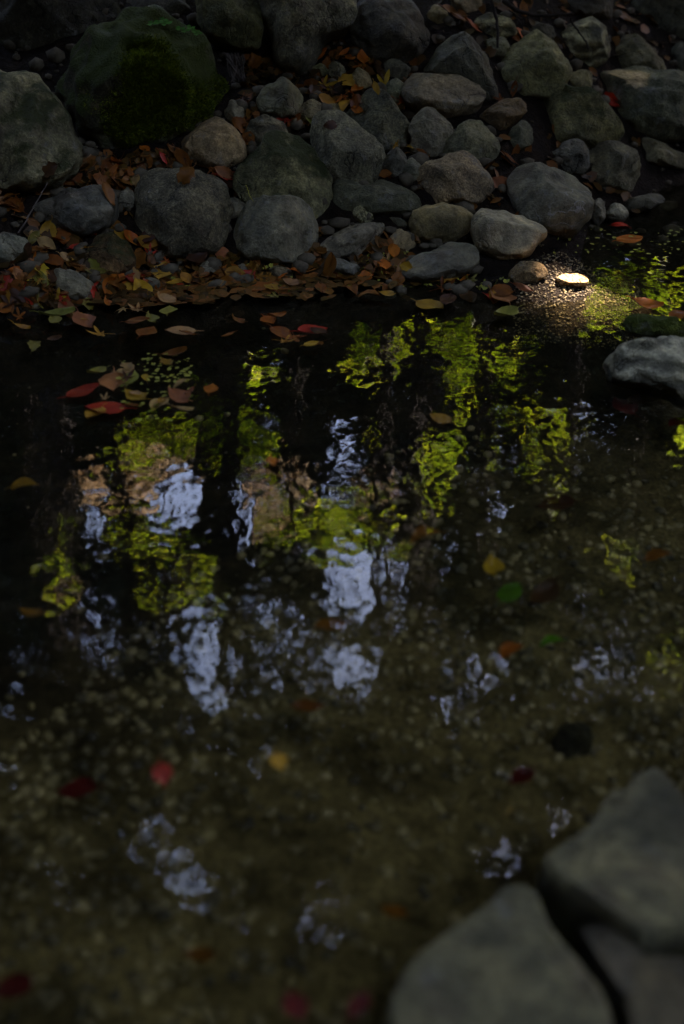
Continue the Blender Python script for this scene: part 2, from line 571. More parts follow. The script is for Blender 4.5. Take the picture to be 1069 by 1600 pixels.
def rock(name, pts, label, col, mat='plain', short=None, planes=6, depth=0.85, box=0.72, seed=None, base=None, lump=0.05, cat='rock', group=None, push=0.3, wl=True, cuts=None, sub=None, tone=1.0, sink=0.0, crag=1.6):
    c, th, R = smooth_poly(pts)
    P = np.array(pts, float)
    if group == 'rocks piled up the bank': R = R * 1.06
    ymax = P[:, 1].max() if base is None else base
    hit = ground_hit(c[0], ymax - 2)
    if wl and hit[2] < 0: hit = on_water(c[0], ymax - 2)
    wpx, hpx = np.ptp(P[:, 0]), np.ptp(P[:, 1])
    d0 = float((hit - CAM) @ FWD)
    Dpx = depth * 0.25 * (wpx + hpx)
    d = d0 + push * Dpx * K * d0
    s = K * d
    big = max(wpx, hpx)
    sub = sub or (6 if big > 170 else 5 if big > 70 else 4)
    V, F = ICO[sub]
    seed = seed if seed is not None else int(abs(c[0] * 13 + c[1] * 7))
    r = np.random.default_rng(seed)
    a, b, w = V[:, 0], V[:, 1], V[:, 2]
    rho = np.sqrt(a * a + b * b)
    ang = np.arctan2(b, a) % (2 * math.pi)
    Rr = np.interp(ang, np.append(th, 2 * math.pi), np.append(R, R[0]))
    rr = rho ** box
    L = np.stack([Rr * rr * a / np.maximum(rho, 1e-6), Rr * rr * b / np.maximum(rho, 1e-6), np.sign(w) * np.abs(w) ** 0.85 * Dpx], 1)
    mean = 0.25 * (wpx + hpx)
    W = Waves(seed)
    nrm = V
    amp = W(V, 2.2) * lump + W(V, 5.5) * lump * 0.4
    L = L + nrm * (amp * mean * (0.35 + 0.65 * np.abs(w)))[:, None]
    # broken faces: flatten past a few planes on the side that shows
    plist = list(cuts or [])
    for _ in range(planes + 2 if planes else 0):
        n = np.array((r.uniform(-0.9, 0.9), r.uniform(-0.5, 0.95), -r.uniform(0.35, 1.0)))
        plist.append((*n, r.uniform(0.6, 0.84)))
    for (x_, y_, z_, o_) in plist:
        n = np.array((x_, y_, z_)); n = n / np.linalg.norm(n)
        q = L @ n
        lim = o_ * q.max()
        over = np.maximum(q - lim, 0)
        L = L - np.outer(over * 0.88, n)
    W2 = Waves(seed + 1, 30)
    g = W2(L / mean, 7.0) * 0.014 + W2(L / mean, 17.0) * 0.007
    rid = 0.02 - np.abs(W2(L / mean, 3.6)) * 0.02
    W3 = Waves(seed + 2, 40)
    q3 = L / mean
    step = W3(q3 * np.array((1, 1.6, 1)), 4.5)
    step = np.tanh(step * 3.0) * 0.012 + np.abs(W3(q3 + 5, 9.0)) * -0.010
    L = L + nrm * ((g + rid * 0.8 + step) * mean * crag)[:, None]
    o3 = hit - CAM
    ctr = CAM + ray(c[0], c[1]) * d - np.array((0, 0, sink))
    X = ctr + (np.outer(L[:, 0], RIGHT) + np.outer(L[:, 1], UP) + np.outer(L[:, 2], FWD)) * s
    base_pt = np.array((ctr[0], ctr[1], X[:, 2].min()))
    F2 = F[:, ::-1]                                 # right, up, forward is a left-handed frame
    me = mesh_np(name, X - base_pt, F2)
    me.materials.append(ROCK[mat])
    o = link(bpy.data.objects.new(name, me))
    o.location = base_pt
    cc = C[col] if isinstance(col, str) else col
    j = r.uniform(0.9, 1.1) * tone  # tone also puts the upper bank's shade into the rock colour
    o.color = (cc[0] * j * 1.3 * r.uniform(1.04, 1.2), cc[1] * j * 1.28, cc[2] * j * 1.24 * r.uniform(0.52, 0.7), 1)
    tag(o, label, cat, group)
    BOX.append((X, F2, short or label, o))
    ROCKS.append((short, c[0], c[1]))
    return o


GR1 = 'rocks of the lowest row along the waterline'
GR2 = 'rocks piled up the bank'
GR3 = 'big boulders at the head of the bank'
GR4 = 'small stones between the rocks'
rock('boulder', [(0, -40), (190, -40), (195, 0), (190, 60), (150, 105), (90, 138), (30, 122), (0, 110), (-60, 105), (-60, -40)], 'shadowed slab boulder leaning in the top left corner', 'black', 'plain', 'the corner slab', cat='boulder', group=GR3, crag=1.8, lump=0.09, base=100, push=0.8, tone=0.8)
rock('boulder', [(-60, 112), (0, 108), (22, 101), (48, 110), (67, 138), (105, 195), (133, 242), (120, 272), (85, 292), (30, 305), (-60, 310)], 'large grey green boulder with a straight sloping edge at the left frame edge', (0.13, 0.13, 0.095), 'mossy', 'the sloping left boulder', cat='boulder', group=GR3, crag=1.8, lump=0.09, planes=3, cuts=[(0.5, 0.3, -0.8, 0.6)])
rock('boulder', [(67, 130), (110, 80), (160, 48), (200, 33), (262, 40), (318, 68), (352, 105), (368, 146), (345, 175), (310, 205), (270, 235), (225, 248), (150, 252), (110, 210)], 'big moss covered boulder behind the round beige rock', (0.048, 0.046, 0.036), 'moss', 'the mossy boulder', cat='boulder', group=GR3, crag=3.2, lump=0.09, planes=4, push=0.5)
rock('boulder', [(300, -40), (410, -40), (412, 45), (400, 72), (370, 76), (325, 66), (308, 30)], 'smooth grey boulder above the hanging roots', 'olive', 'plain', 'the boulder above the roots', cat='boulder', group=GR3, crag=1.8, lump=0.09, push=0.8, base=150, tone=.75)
rock('boulder', [(398, -40), (560, -40), (548, 55), (505, 78), (490, 112), (465, 128), (440, 112), (425, 70), (408, 30)], 'pale streaked boulder narrowing to a blunt point above the orange leaves', (0.10, 0.092, 0.08), 'rough', 'the pointed streaked boulder', cat='boulder', group=GR3, crag=1.8, lump=0.09, push=0.5, planes=3)
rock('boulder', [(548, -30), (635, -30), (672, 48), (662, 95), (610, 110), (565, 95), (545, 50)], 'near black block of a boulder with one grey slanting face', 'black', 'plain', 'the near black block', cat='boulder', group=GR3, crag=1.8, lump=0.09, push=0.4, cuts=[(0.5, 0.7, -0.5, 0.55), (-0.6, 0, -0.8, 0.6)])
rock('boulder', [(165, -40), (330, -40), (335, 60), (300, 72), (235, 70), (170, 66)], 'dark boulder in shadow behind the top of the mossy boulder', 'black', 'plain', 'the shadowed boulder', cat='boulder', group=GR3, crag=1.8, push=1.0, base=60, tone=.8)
# back rows, right
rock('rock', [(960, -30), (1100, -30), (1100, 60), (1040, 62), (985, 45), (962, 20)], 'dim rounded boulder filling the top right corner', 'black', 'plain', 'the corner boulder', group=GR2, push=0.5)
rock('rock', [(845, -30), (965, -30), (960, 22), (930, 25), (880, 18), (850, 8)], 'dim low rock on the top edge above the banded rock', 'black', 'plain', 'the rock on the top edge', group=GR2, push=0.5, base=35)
rock('rock', [(700, -12), (755, -15), (752, 18), (730, 24), (704, 16)], 'small pale stone cut by the top edge of the picture', 'tan', 'plain', 'the small pale top stone', group=GR4)
rock('rock', [(678, 2), (700, 18), (698, 40), (680, 42), (668, 25)], 'small tan stone right of the near black block', 'tan', 'plain', 'the small tan stone', group=GR4)
rock('rock', [(737, 30), (770, 21), (806, 34), (810, 52), (780, 62), (742, 54)], 'flat grey green stone with a lit top below the top edge', 'olive', 'band', 'the flat grey green stone', group=GR2)
rock('rock', [(757, 60), (790, 56), (800, 75), (785, 92), (758, 88)], 'small dull stone under the flat grey green stone', 'grey', 'plain', 'the small dull stone', group=GR4, tone=.8)
rock('rock', [(862, 45), (885, 25), (915, 18), (947, 27), (958, 52), (950, 88), (925, 112), (890, 106), (865, 82)], 'layered rock with pale horizontal bands and a dark underside', 'olive', 'band', 'the banded rock', group=GR2, cuts=[(0, 0.1, -1, 0.62), (0, -0.7, -0.6, 0.5)], tone=1.3)
rock('rock', [(820, 30), (862, 35), (870, 60), (850, 70), (825, 55)], 'dark stone tucked left of the banded rock', 'dark', 'plain', 'the tucked dark stone', group=GR4)
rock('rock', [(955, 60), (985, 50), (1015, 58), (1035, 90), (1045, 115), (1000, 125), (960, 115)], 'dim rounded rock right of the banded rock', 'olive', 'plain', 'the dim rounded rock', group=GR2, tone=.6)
rock('rock', [(1035, 78), (1060, 66), (1095, 75), (1095, 118), (1045, 115)], 'dim stone at the right edge above the big dark boulder', 'dark', 'plain', 'the dim edge stone', group=GR4)
rock('rock', [(663, 112), (680, 75), (708, 52), (740, 60), (765, 98), (776, 140), (762, 165), (735, 140), (690, 120)], 'dark angular rock behind the lumpy beige rock', 'dark', 'plain', 'the dark angular rock', group=GR2, planes=6, tone=1.1)
rock('rock', [(787, 95), (808, 60), (830, 43), (857, 55), (885, 85), (890, 122), (870, 158), (800, 158), (786, 130)], 'tall grey rock with a rounded top and mottled face', 'olive', 'plain', 'the tall mottled rock', group=GR2, planes=3, tone=1.1)
rock('rock', [(885, 115), (905, 108), (930, 114), (925, 140), (895, 146)], 'small olive stone between two dark rocks', 'olive', 'plain', 'the small olive stone', group=GR4)
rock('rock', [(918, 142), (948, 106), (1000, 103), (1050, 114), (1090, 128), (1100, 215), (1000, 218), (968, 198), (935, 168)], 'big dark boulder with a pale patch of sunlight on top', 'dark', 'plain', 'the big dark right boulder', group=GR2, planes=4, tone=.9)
rock('rock', [(836, 160), (850, 126), (880, 138), (920, 146), (955, 176), (971, 206), (960, 224), (900, 232), (850, 224), (832, 196)], 'dark rock with a peaked left end and a long sloping back', 'olive', 'mossy', 'the sloping dark rock', group=GR2, planes=3, cuts=[(-0.75, 0.1, -0.6, 0.5)], tone=.85)
rock('rock', [(603, 130), (620, 120), (638, 128), (640, 158), (618, 164), (604, 150)], 'small grey stone on the left of the lumpy beige rock', 'grey', 'plain', 'the small grey stone', group=GR4)
rock('rock', [(631, 142), (648, 114), (690, 107), (722, 112), (742, 132), (757, 155), (750, 177), (715, 194), (680, 182), (642, 172)], 'lumpy beige rock with a hollow in its face', 'beige', 'plain', 'the lumpy beige rock', group=GR2, planes=3, lump=0.11, tone=.95)
rock('rock', [(750, 182), (790, 155), (820, 152), (828, 166), (800, 197), (772, 214), (754, 204)], 'rusty brown wedge of rock right of the lumpy beige rock', 'brown', 'smooth', 'the rusty wedge', group=GR2)
rock('rock', [(783, 222), (800, 200), (822, 182), (834, 195), (832, 225), (812, 238), (788, 236)], 'dark upright stone left of the sloping dark rock', 'dark', 'plain', 'the dark upright stone', group=GR4)
rock('rock', [(595, 92), (622, 90), (642, 108), (635, 126), (605, 124)], 'dark wedge stone under the near black block', 'dark', 'plain', 'the dark wedge stone', group=GR4)
rock('rock', [(545, 120), (560, 102), (577, 110), (583, 132), (566, 144), (548, 138)], 'little tan stone among the orange leaves', 'tan', 'plain', 'the little tan stone', group=GR4)
rock('rock', [(512, 100), (530, 95), (543, 112), (536, 128), (516, 124)], 'little blue grey stone among the orange leaves', 'blue', 'plain', 'the little blue stone', group=GR4)
rock('rock', [(488, 104), (505, 96), (516, 110), (506, 124), (490, 120)], 'little olive stone under the pointed streaked boulder', 'olive', 'plain', 'the little olive stone', group=GR4)
rock('rock', [(540, 178), (560, 155), (580, 134), (600, 145), (622, 172), (638, 205), (630, 228), (595, 236), (560, 206)], 'rugged dark rock sloping down to the right in mid bank', 'dark', 'rough', 'the rugged dark rock', group=GR2, planes=6, tone=1.05)
rock('rock', [(638, 200), (658, 174), (680, 166), (706, 182), (708, 205), (692, 238), (668, 252), (644, 240)], 'angular grey rock standing below the lumpy beige rock', 'blue', 'plain', 'the angular grey rock', group=GR2, planes=6, cuts=[(0.7, 0.2, -0.7, 0.5)], tone=.85)
rock('rock', [(693, 222), (718, 198), (750, 192), (776, 215), (780, 240), (757, 260), (720, 264), (695, 252)], 'rounded grey rock above the rough pinkish rock', 'grey', 'plain', 'the rounded grey rock', group=GR2, planes=2, tone=.95)
# left-middle
rock('rock', [(350, 172), (362, 151), (382, 166), (392, 190), (380, 203), (352, 194)], 'pale tilted splinter of rock right of the mossy boulder', 'blue', 'plain', 'the pale tilted splinter', group=GR4, tone=1.3)
rock('rock', [(400, 160), (415, 135), (445, 126), (466, 139), (473, 160), (466, 182), (442, 188), (412, 182)], 'smooth round grey rock below the pointed streaked boulder', 'blue', 'smooth', 'the smooth round rock', group=GR2, planes=1)
rock('rock', [(462, 175), (472, 158), (490, 152), (504, 162), (500, 188), (480, 196), (464, 192)], 'small grey tan stone right of the smooth round rock', 'tan', 'plain', 'the small grey tan stone', group=GR4, tone=.8)
rock('rock', [(500, 172), (510, 161), (530, 161), (542, 170), (532, 182), (505, 184)], 'small flat yellowish stone in the leaf patch', (0.14, 0.125, 0.08), 'smooth', 'the small flat yellowish stone', group=GR4)
rock('rock', [(378, 212), (392, 188), (420, 180), (446, 190), (450, 215), (432, 235), (395, 240)], 'dark streaky rock right of the round beige rock', 'dark', 'band', 'the dark streaky rock', group=GR2)
rock('rock', [(284, 215), (298, 192), (330, 178), (362, 194), (382, 225), (382, 250), (357, 265), (315, 262), (290, 246)], 'round beige pink rock at the foot of the mossy boulder', 'pink', 'plain', 'the round beige rock', group=GR2, planes=2)
rock('rock', [(486, 200), (504, 180), (530, 177), (570, 203), (602, 236), (608, 264), (585, 296), (550, 305), (510, 268), (489, 228)], 'tall rough grey rock leaning left behind the flat dark ledge', 'grey', 'rough', 'the tall rough rock', group=GR2, planes=3, cuts=[(0.3, 0.5, -0.8, 0.6)])
rock('rock', [(596, 240), (612, 226), (634, 240), (642, 262), (620, 282), (600, 268)], 'dark chunk beside the tall rough grey rock', 'dark', 'plain', 'the dark chunk', group=GR4)
rock('rock', [(628, 262), (640, 246), (656, 250), (660, 272), (645, 288), (630, 282)], 'small blue grey stone left of the rough pinkish rock', 'blue', 'plain', 'the small blue grey stone', group=GR4)
rock('rock', [(374, 272), (398, 236), (425, 215), (452, 206), (485, 228), (508, 264), (521, 310), (520, 342), (480, 350), (400, 335), (374, 300)], 'large olive grey rock with a rounded peak in the middle', 'olive', 'mossy', 'the peaked olive rock', group=GR2, planes=2, cuts=[(0.55, 0.35, -0.75, 0.58), (-0.5, -0.2, -0.8, 0.7)], tone=1.1)
rock('rock', [(644, 286), (662, 256), (690, 248), (704, 236), (732, 234), (750, 250), (771, 291), (767, 312), (735, 327), (700, 324), (650, 306)], 'rough pinkish rock with a jagged outline', 'pink', 'rough', 'the rough pinkish rock', group=GR2, planes=5, lump=0.08, tone=1.0)
rock('rock', [(522, 285), (558, 268), (610, 284), (662, 316), (662, 330), (600, 340), (540, 340), (522, 318)], 'low dark ledge of rock with a flat tan top', 'dark', 'plain', 'the flat dark ledge', group=GR2, planes=2, cuts=[(0.1, 0.8, -0.6, 0.35)])
# right front
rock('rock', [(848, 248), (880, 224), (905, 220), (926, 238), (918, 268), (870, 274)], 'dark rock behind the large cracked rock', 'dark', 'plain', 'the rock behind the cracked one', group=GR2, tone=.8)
rock('rock', [(970, 228), (1000, 216), (1030, 222), (1054, 240), (1090, 246), (1090, 260), (1020, 260), (985, 250)], 'long low grey rock at the right water edge', 'grey', 'plain', 'the long low rock', group=GR2, tone=.8)
rock('rock', [(903, 248), (934, 228), (960, 221), (990, 232), (1004, 256), (1000, 284), (985, 296), (940, 296), (908, 278)], 'egg shaped dark grey rock left of the long low rock', 'grey', 'plain', 'the egg shaped rock', group=GR2, planes=2, tone=.85)
rock('rock', [(962, 315), (1005, 304), (1042, 296), (1050, 308), (1012, 328), (970, 332)], 'thin dark tongue of rock in the water on the right', 'dark', 'smooth', 'the thin dark tongue', group=GR1, depth=0.5)
rock('rock', [(792, 268), (820, 249), (860, 257), (905, 269), (931, 300), (926, 335), (906, 364), (880, 377), (843, 368), (814, 340), (793, 302)], 'large rounded grey rock crossed by curved cracks', 'grey', 'vein', 'the large cracked rock', group=GR1, planes=2, cuts=[(-0.6, 0.4, -0.7, 0.62)])
rock('rock', [(925, 322), (937, 306), (947, 315), (946, 342), (934, 356), (926, 342)], 'small upright grey stone beside the large cracked rock', 'grey', 'smooth', 'the small upright stone', group=GR4)
rock('rock', [(944, 335), (956, 318), (974, 318), (984, 332), (975, 347), (952, 348)], 'small pale pebble at the waterline right of the cracked rock', 'pale', 'smooth', 'the small pale pebble', group=GR4, planes=1)
rock('rock', [(638, 350), (650, 327), (690, 314), (735, 326), (744, 346), (735, 378), (690, 384), (650, 378)], 'smooth tan rock tucked behind the pointed light rock', 'tan', 'smooth', 'the smooth tan rock', group=GR1, planes=1, tone=.9)
rock('rock', [(736, 347), (752, 324), (785, 320), (822, 330), (860, 360), (858, 370), (822, 402), (780, 412), (750, 398), (738, 372)], 'light grey rock pointing right with a ridge along its top', 'light', 'smooth', 'the pointed light rock', group=GR1, planes=0, cuts=[(0.25, 0.85, -0.5, 0.5), (0.1, -0.1, -1, 0.72)], lump=0.02)
rock('rock', [(622, 425), (650, 400), (700, 374), (742, 378), (752, 402), (735, 428), (690, 446), (640, 443)], 'dark flat rock at the waterline below the smooth tan rock', 'dark', 'vein', 'the dark flat rock', group=GR1, planes=2, cuts=[(-0.2, 0.8, -0.6, 0.5)], tone=1.25)
rock('rock', [(606, 372), (622, 355), (642, 360), (650, 382), (640, 398), (612, 396)], 'little pinkish brown stone left of the smooth tan rock', 'pink', 'plain', 'the little pinkish stone', group=GR4)
rock('rock', [(602, 345), (618, 334), (640, 342), (638, 356), (610, 358)], 'little dark stone above the pinkish brown one', 'dark', 'plain', 'the little dark stone', group=GR4)
rock('rock', [(548, 326), (564, 322), (580, 330), (586, 350), (566, 352), (555, 346)], 'jagged pale chip lying on the faceted grey rock', 'blue', 'rough', 'the jagged pale chip', group=GR4, tone=1.4, push=0)
rock('rock', [(494, 385), (528, 352), (550, 338), (608, 351), (608, 386), (562, 406), (503, 404)], 'faceted grey rock with flat planes and a sharp ridge', 'grey', 'plain', 'the faceted grey rock', group=GR1, planes=1, cuts=[(-0.25, 0.85, -0.55, 0.35), (-0.3, -0.1, -0.9, 0.6), (0.7, -0.1, -0.7, 0.5)], lump=0.02)
rock('rock', [(501, 404), (530, 403), (560, 415), (576, 430), (560, 436), (520, 424)], 'thin flat slab lying below the faceted grey rock', 'grey', 'smooth', 'the thin flat slab', group=GR4, depth=0.6)
rock('rock', [(356, 348), (380, 316), (420, 305), (457, 302), (486, 320), (499, 350), (498, 386), (470, 412), (420, 418), (380, 404), (360, 378)], 'rounded blue grey rock with pale curved veins', 'blue', 'vein', 'the veined rounded rock', group=GR1, planes=2, tone=1.15)
rock('rock', [(338, 320), (358, 308), (386, 312), (392, 328), (365, 345), (342, 340)], 'small grey stone wedged between the two round front rocks', 'grey', 'smooth', 'the wedged grey stone', group=GR4)
rock('rock', [(200, 330), (212, 286), (240, 268), (290, 263), (337, 271), (358, 294), (364, 330), (356, 366), (332, 398), (290, 411), (240, 403), (210, 378)], 'largest dark round rock of the front row, pitted on its face', (0.085, 0.083, 0.079), 'rough', 'the dark round rock', group=GR1, planes=3, lump=0.07)
rock('rock', [(182, 300), (198, 288), (210, 298), (210, 326), (196, 330), (184, 318)], 'pale sliver of stone left of the dark round rock', 'blue', 'plain', 'the pale sliver', group=GR4, tone=1.2)
rock('rock', [(37, 348), (60, 316), (100, 298), (160, 289), (181, 299), (186, 332), (172, 357), (130, 373), (60, 366)], 'dark smooth wedge shaped rock among leaves on the left', 'dark', 'smooth', 'the dark wedge rock', group=GR1, planes=1, cuts=[(-0.3, 0.6, -0.7, 0.55)])
rock('rock', [(132, 398), (150, 370), (178, 362), (205, 378), (214, 405), (205, 428), (170, 434), (140, 424)], 'small mossy brown rock under the dark wedge rock', 'brown', 'mossy', 'the small mossy rock', group=GR1, planes=5, tone=.8)
rock('rock', [(-30, 372), (20, 366), (46, 376), (50, 394), (30, 412), (-30, 418)], 'pale grey stone on the left frame edge in the leaves', 'pale', 'smooth', 'the pale edge stone', group=GR1, tone=.6)
rock('rock', [(73, 428), (92, 417), (118, 420), (142, 440), (153, 464), (120, 472), (80, 460)], 'grey wedge stone sunk in leaves at the left waterline', 'blue', 'smooth', 'the grey wedge stone', group=GR1, tone=.85)
rock('rock', [(308, 418), (316, 407), (338, 409), (350, 422), (345, 434), (315, 434)], 'small pale stone in front of the dark round rock', 'pale', 'plain', 'the small pale stone', group=GR4, tone=.7)
rock('rock', [(220, 442), (234, 433), (250, 438), (252, 450), (235, 456), (222, 452)], 'little round blue pebble among the waterline leaves', 'blue', 'smooth', 'the little blue pebble', group=GR4)
rock('rock', [(362, 418), (380, 410), (396, 420), (390, 432), (366, 432)], 'small grey pebble below the veined rounded rock', 'grey', 'smooth', 'the small grey pebble', group=GR4)
rock('rock', [(405, 422), (425, 412), (450, 416), (464, 430), (440, 438), (408, 434)], 'pinkish grey pebble beside the green floating leaf', 'pink', 'smooth', 'the pinkish grey pebble', group=GR4, tone=.75)
rock('rock', [(790, 425), (815, 408), (850, 410), (860, 430), (830, 445), (795, 442)], 'speckled brown stone half sunk below the pointed light rock', 'brown', 'rough', 'the speckled sunk stone', group=GR1, depth=0.6)
sunrock = rock('rock', [(866, 438), (878, 427), (898, 423), (914, 428), (922, 438), (914, 449), (880, 451)], 'small pale pink stone in the water blazing in direct sun', (0.42, 0.31, 0.26), 'rough', 'the sunlit pink stone', group=GR4, planes=0, push=0.0, base=448, depth=1.0, cuts=[(0.1, 0.85, -0.53, 0.22)], lump=0.08, crag=2.0)
rock('rock', [(952, 566), (968, 538), (990, 522), (1030, 520), (1100, 524), (1110, 650), (1070, 645), (1040, 612), (1000, 604), (958, 594)], 'fluted grey rock standing in the water at the right edge', (0.16, 0.165, 0.16), 'band', 'the fluted grey rock', group=GR1, planes=3, lump=0.11, base=608, crag=2.6)
rock('rock', [(968, 505), (985, 488), (1030, 492), (1100, 505), (1100, 530), (1010, 525), (975, 520)], 'low wet green stone behind the fluted grey rock', (0.06, 0.08, 0.02), 'moss', 'the low wet green stone', group=GR1, depth=0.5)
rock('rock', [(858, 1160), (880, 1130), (915, 1125), (932, 1150), (915, 1185), (875, 1188)], 'dark stone sunk on the stream bed above the stepping stones', 'black', 'smooth', 'the sunk dark stone', group=GR4, depth=0.5, wl=False)


# stepping stones: flat-topped blocks with worn edges
def step_stone(px_pts, z, label, col, seed, thick=0.3, tilt=(0, 0)):
    top = np.array([on_water(x, y, z)[:2] for x, y in px_pts])
    c = top.mean(0)
    q = top - c
    n = 160
    cum = np.linalg.norm(np.roll(q, -1, 0) - q, axis=1)
    pos = np.concatenate([[0], np.cumsum(cum)])
    t = np.linspace(0, pos[-1], n, endpoint=False)
    Q = np.stack([np.interp(t, pos, np.append(q[:, i], q[0, i])) for i in (0, 1)], 1)
    k = np.exp(-0.5 * (np.arange(-8, 9) / 2.0) ** 2); k /= k.sum()
    Q = np.stack([np.convolve(np.concatenate([Q[-8:, i], Q[:, i], Q[:8, i]]), k, 'valid') for i in (0, 1)], 1)
    W = Waves(seed, 30)
    rings = []
    rr = np.concatenate([np.linspace(0.04, 0.9, 22), [0.94, 0.97, 0.99, 1.0, 1.012, 1.02, 1.03, 1.04, 1.05, 1.06, 1.07]])
    zz = np.concatenate([np.zeros(22), [-0.002, -0.006, -0.014, -0.026, -0.045, -0.07, -0.10, -0.14, -0.19, -0.24, -thick]])
    for s, dz in zip(rr, zz):
        R3 = np.column_stack([Q * s, np.full(n, dz)])
        R3[:, 2] += W(R3, 9) * 0.006 + W(R3, 28) * 0.002 + R3[:, 0] * tilt[0] + R3[:, 1] * tilt[1]
        R3[:, :2] += (W(R3 + 3, 18) * 0.006 * (s > 0.9))[:, None] * np.sign(Q)
        rings.append(R3)
    V = np.concatenate(rings + [np.array([[0, 0, rings[0][:, 2].mean()]])])
    F = []
    for i in range(len(rr) - 1):
        a = np.arange(n) + i * n; b = np.roll(np.arange(n), -1) + i * n
        F.append(np.stack([a, a + n, b], 1)); F.append(np.stack([b, a + n, b + n], 1))
    cidx = len(V) - 1
    F.append(np.stack([np.arange(n), np.roll(np.arange(n), -1), np.full(n, cidx)], 1))
    F = np.concatenate(F)
    me = mesh_np('stepping_stone', V, F)
    bm = bmesh.new(); bm.from_mesh(me); bmesh.ops.recalc_face_normals(bm, faces=bm.faces); bm.to_mesh(me); bm.free()
    me.polygons.foreach_set('use_smooth', np.ones(len(me.polygons), bool))
    me.materials.append(ROCK['step'])
    o = link(bpy.data.objects.new('stepping_stone', me))
    o.location = (c[0], c[1], z)
    o.color = (*col, 1)
    tag(o, label, 'stepping stone', 'stepping stones at the near side')
    BOX.append((V + np.array((c[0], c[1], z)), F, label, o))


step_stone([(628, 1508), (738, 1415), (800, 1366), (836, 1368), (872, 1445), (950, 1550), (985, 1660), (960, 1720), (790, 1740), (650, 1690), (590, 1580)], 0.05, 'flat grey stepping stone in the foreground, triangular top', (0.128, 0.110, 0.052), 21, tilt=(0.0, 0.02))
step_stone([(844, 1336), (925, 1282), (982, 1202), (1020, 1178), (1062, 1212), (1110, 1290), (1130, 1430), (1045, 1462), (1000, 1478), (950, 1440), (885, 1392)], 0.035, 'flat grey green stepping stone at the right frame edge', (0.132, 0.114, 0.054), 33)
step_stone([(985, 1500), (1040, 1490), (1120, 1480), (1160, 1640), (1110, 1720), (1010, 1700), (985, 1600)], 0.02, 'dull brown stepping stone cut by the bottom right corner', (0.13, 0.10, 0.05), 44)

step_stone([(905, 1452), (945, 1448), (1000, 1488), (1000, 1500), (985, 1512), (992, 1580), (965, 1560), (930, 1500)], 0.012, 'small pale brown stone wedged in the joint between the stepping stones', (0.105, 0.085, 0.05), 55, thick=0.15)

# ------------------------------------------------------------------ gravel, one mass
def gravel(n, name, label, place, size, mat, cols):
    V0, F0 = ICO[1]
    vs, fs, cs = [], [], []
    for i in range(n):
        p = place()
        if p is None: continue
        s = size() * np.array((random.uniform(.8, 1.3), random.uniform(.7, 1.2), random.uniform(.45, .8)))
        a = random.uniform(0, 6.28)
        jit = 1 + rng.uniform(-0.16, 0.16, len(V0))
        q = V0 * s * jit[:, None]
        q = np.column_stack([q[:, 0] * math.cos(a) - q[:, 1] * math.sin(a), q[:, 0] * math.sin(a) + q[:, 1] * math.cos(a), q[:, 2]])
        vs.append(q + p); fs.append(F0)
    V, F = join(list(zip(vs, fs)))
    o = make(name, V, F, mat)
    return tag(o, label, kind='stuff')


def gravel_mat():
    m, nt, out = nodes('mixed_gravel')
    geo = N(nt, 'ShaderNodeNewGeometry')
    c = ramp(nt, geo.outputs['Random Per Island'], [(0.0, (0.04, 0.029, 0.012)), (0.3, (0.10, 0.071, 0.027)), (0.6, (0.155, 0.112, 0.04)), (0.85, (0.18, 0.13, 0.054)), (1.0, (0.21, 0.155, 0.07))])
    c = mixc(nt, 1.0, c, ramp(nt, noise(nt, geo.outputs['Position'], 7, 4, 0.6), [(0.35, G3(0.45)), (0.6, G3(1.35))]), 'MULTIPLY')
    n2 = noise(nt, geo.outputs['Position'], 90, 4, 0.7)
    c = mixc(nt, 1.0, c, ramp(nt, n2, [(0.3, G3(0.6)), (0.7, G3(1.4))]), 'MULTIPLY')
    p = N(nt, 'ShaderNodeBsdfPrincipled', Roughness=0.7)
    nt.links.new(c, p.inputs['Base Color'])
    nt.links.new(p.outputs[0], out.inputs['Surface'])
    return m


M_GRAVEL = gravel_mat()
M_GRIT = simple_mat('dark_grit', (0.070, 0.055, 0.032))
BED_WAVES = Waves(77, 20, 2)


def bed_place():
    py = random.uniform(520, 1640); px = random.uniform(-40, 1110)
    p = on_water(px, py, -0.15)
    lim = 0.45 + 0.35 * float(BED_WAVES(p[None, :2], 3.5)[0])
    if p[1] - 0.85 * p[0] + 0.3 * float(BED_WAVES(p[None, :2], 2.0)[0]) > 1.7 and random.random() < 0.97: return None
    if random.random() > 0.45 + lim * 0.5: return None
    return np.array((p[0], p[1], ground_h(p[0], p[1]) + 0.002))


def bank_place():
    py = random.uniform(0, 470); px = random.uniform(-20, 1090)
    if px > 780 and py > 390: return None
    p = ground_hit(px, py)
    return np.array((p[0], p[1], ground_h(p[0], p[1]) + 0.003))


def patch_place():
    q = bed_place()
    return None if q is not None and q[1] > 2.5 and q[0] > 0.3 else q


def grit_place():
    p = on_water(random.uniform(800, 1000), random.uniform(440, 540), -0.05)
    return np.array((p[0], p[1], ground_h(p[0], p[1]) + 0.002))


gravel(2600, 'grit', 'fine grit and sand at the sunlit edge of the stream', grit_place, lambda: random.choice((0.001, 0.0014, 0.002, 0.003)), M_GRAVEL, None)
gravel(8000, 'gravel', 'olive brown gravel on the stream bed', patch_place, lambda: random.choice((0.003, 0.004, 0.006, 0.008, 0.011)), M_GRAVEL, None)
gravel(650, 'bank_gravel', 'small stones and grit between the bank rocks', bank_place, lambda: random.choice((0.006, 0.009, 0.013, 0.018, 0.026)), M_GRIT, None)

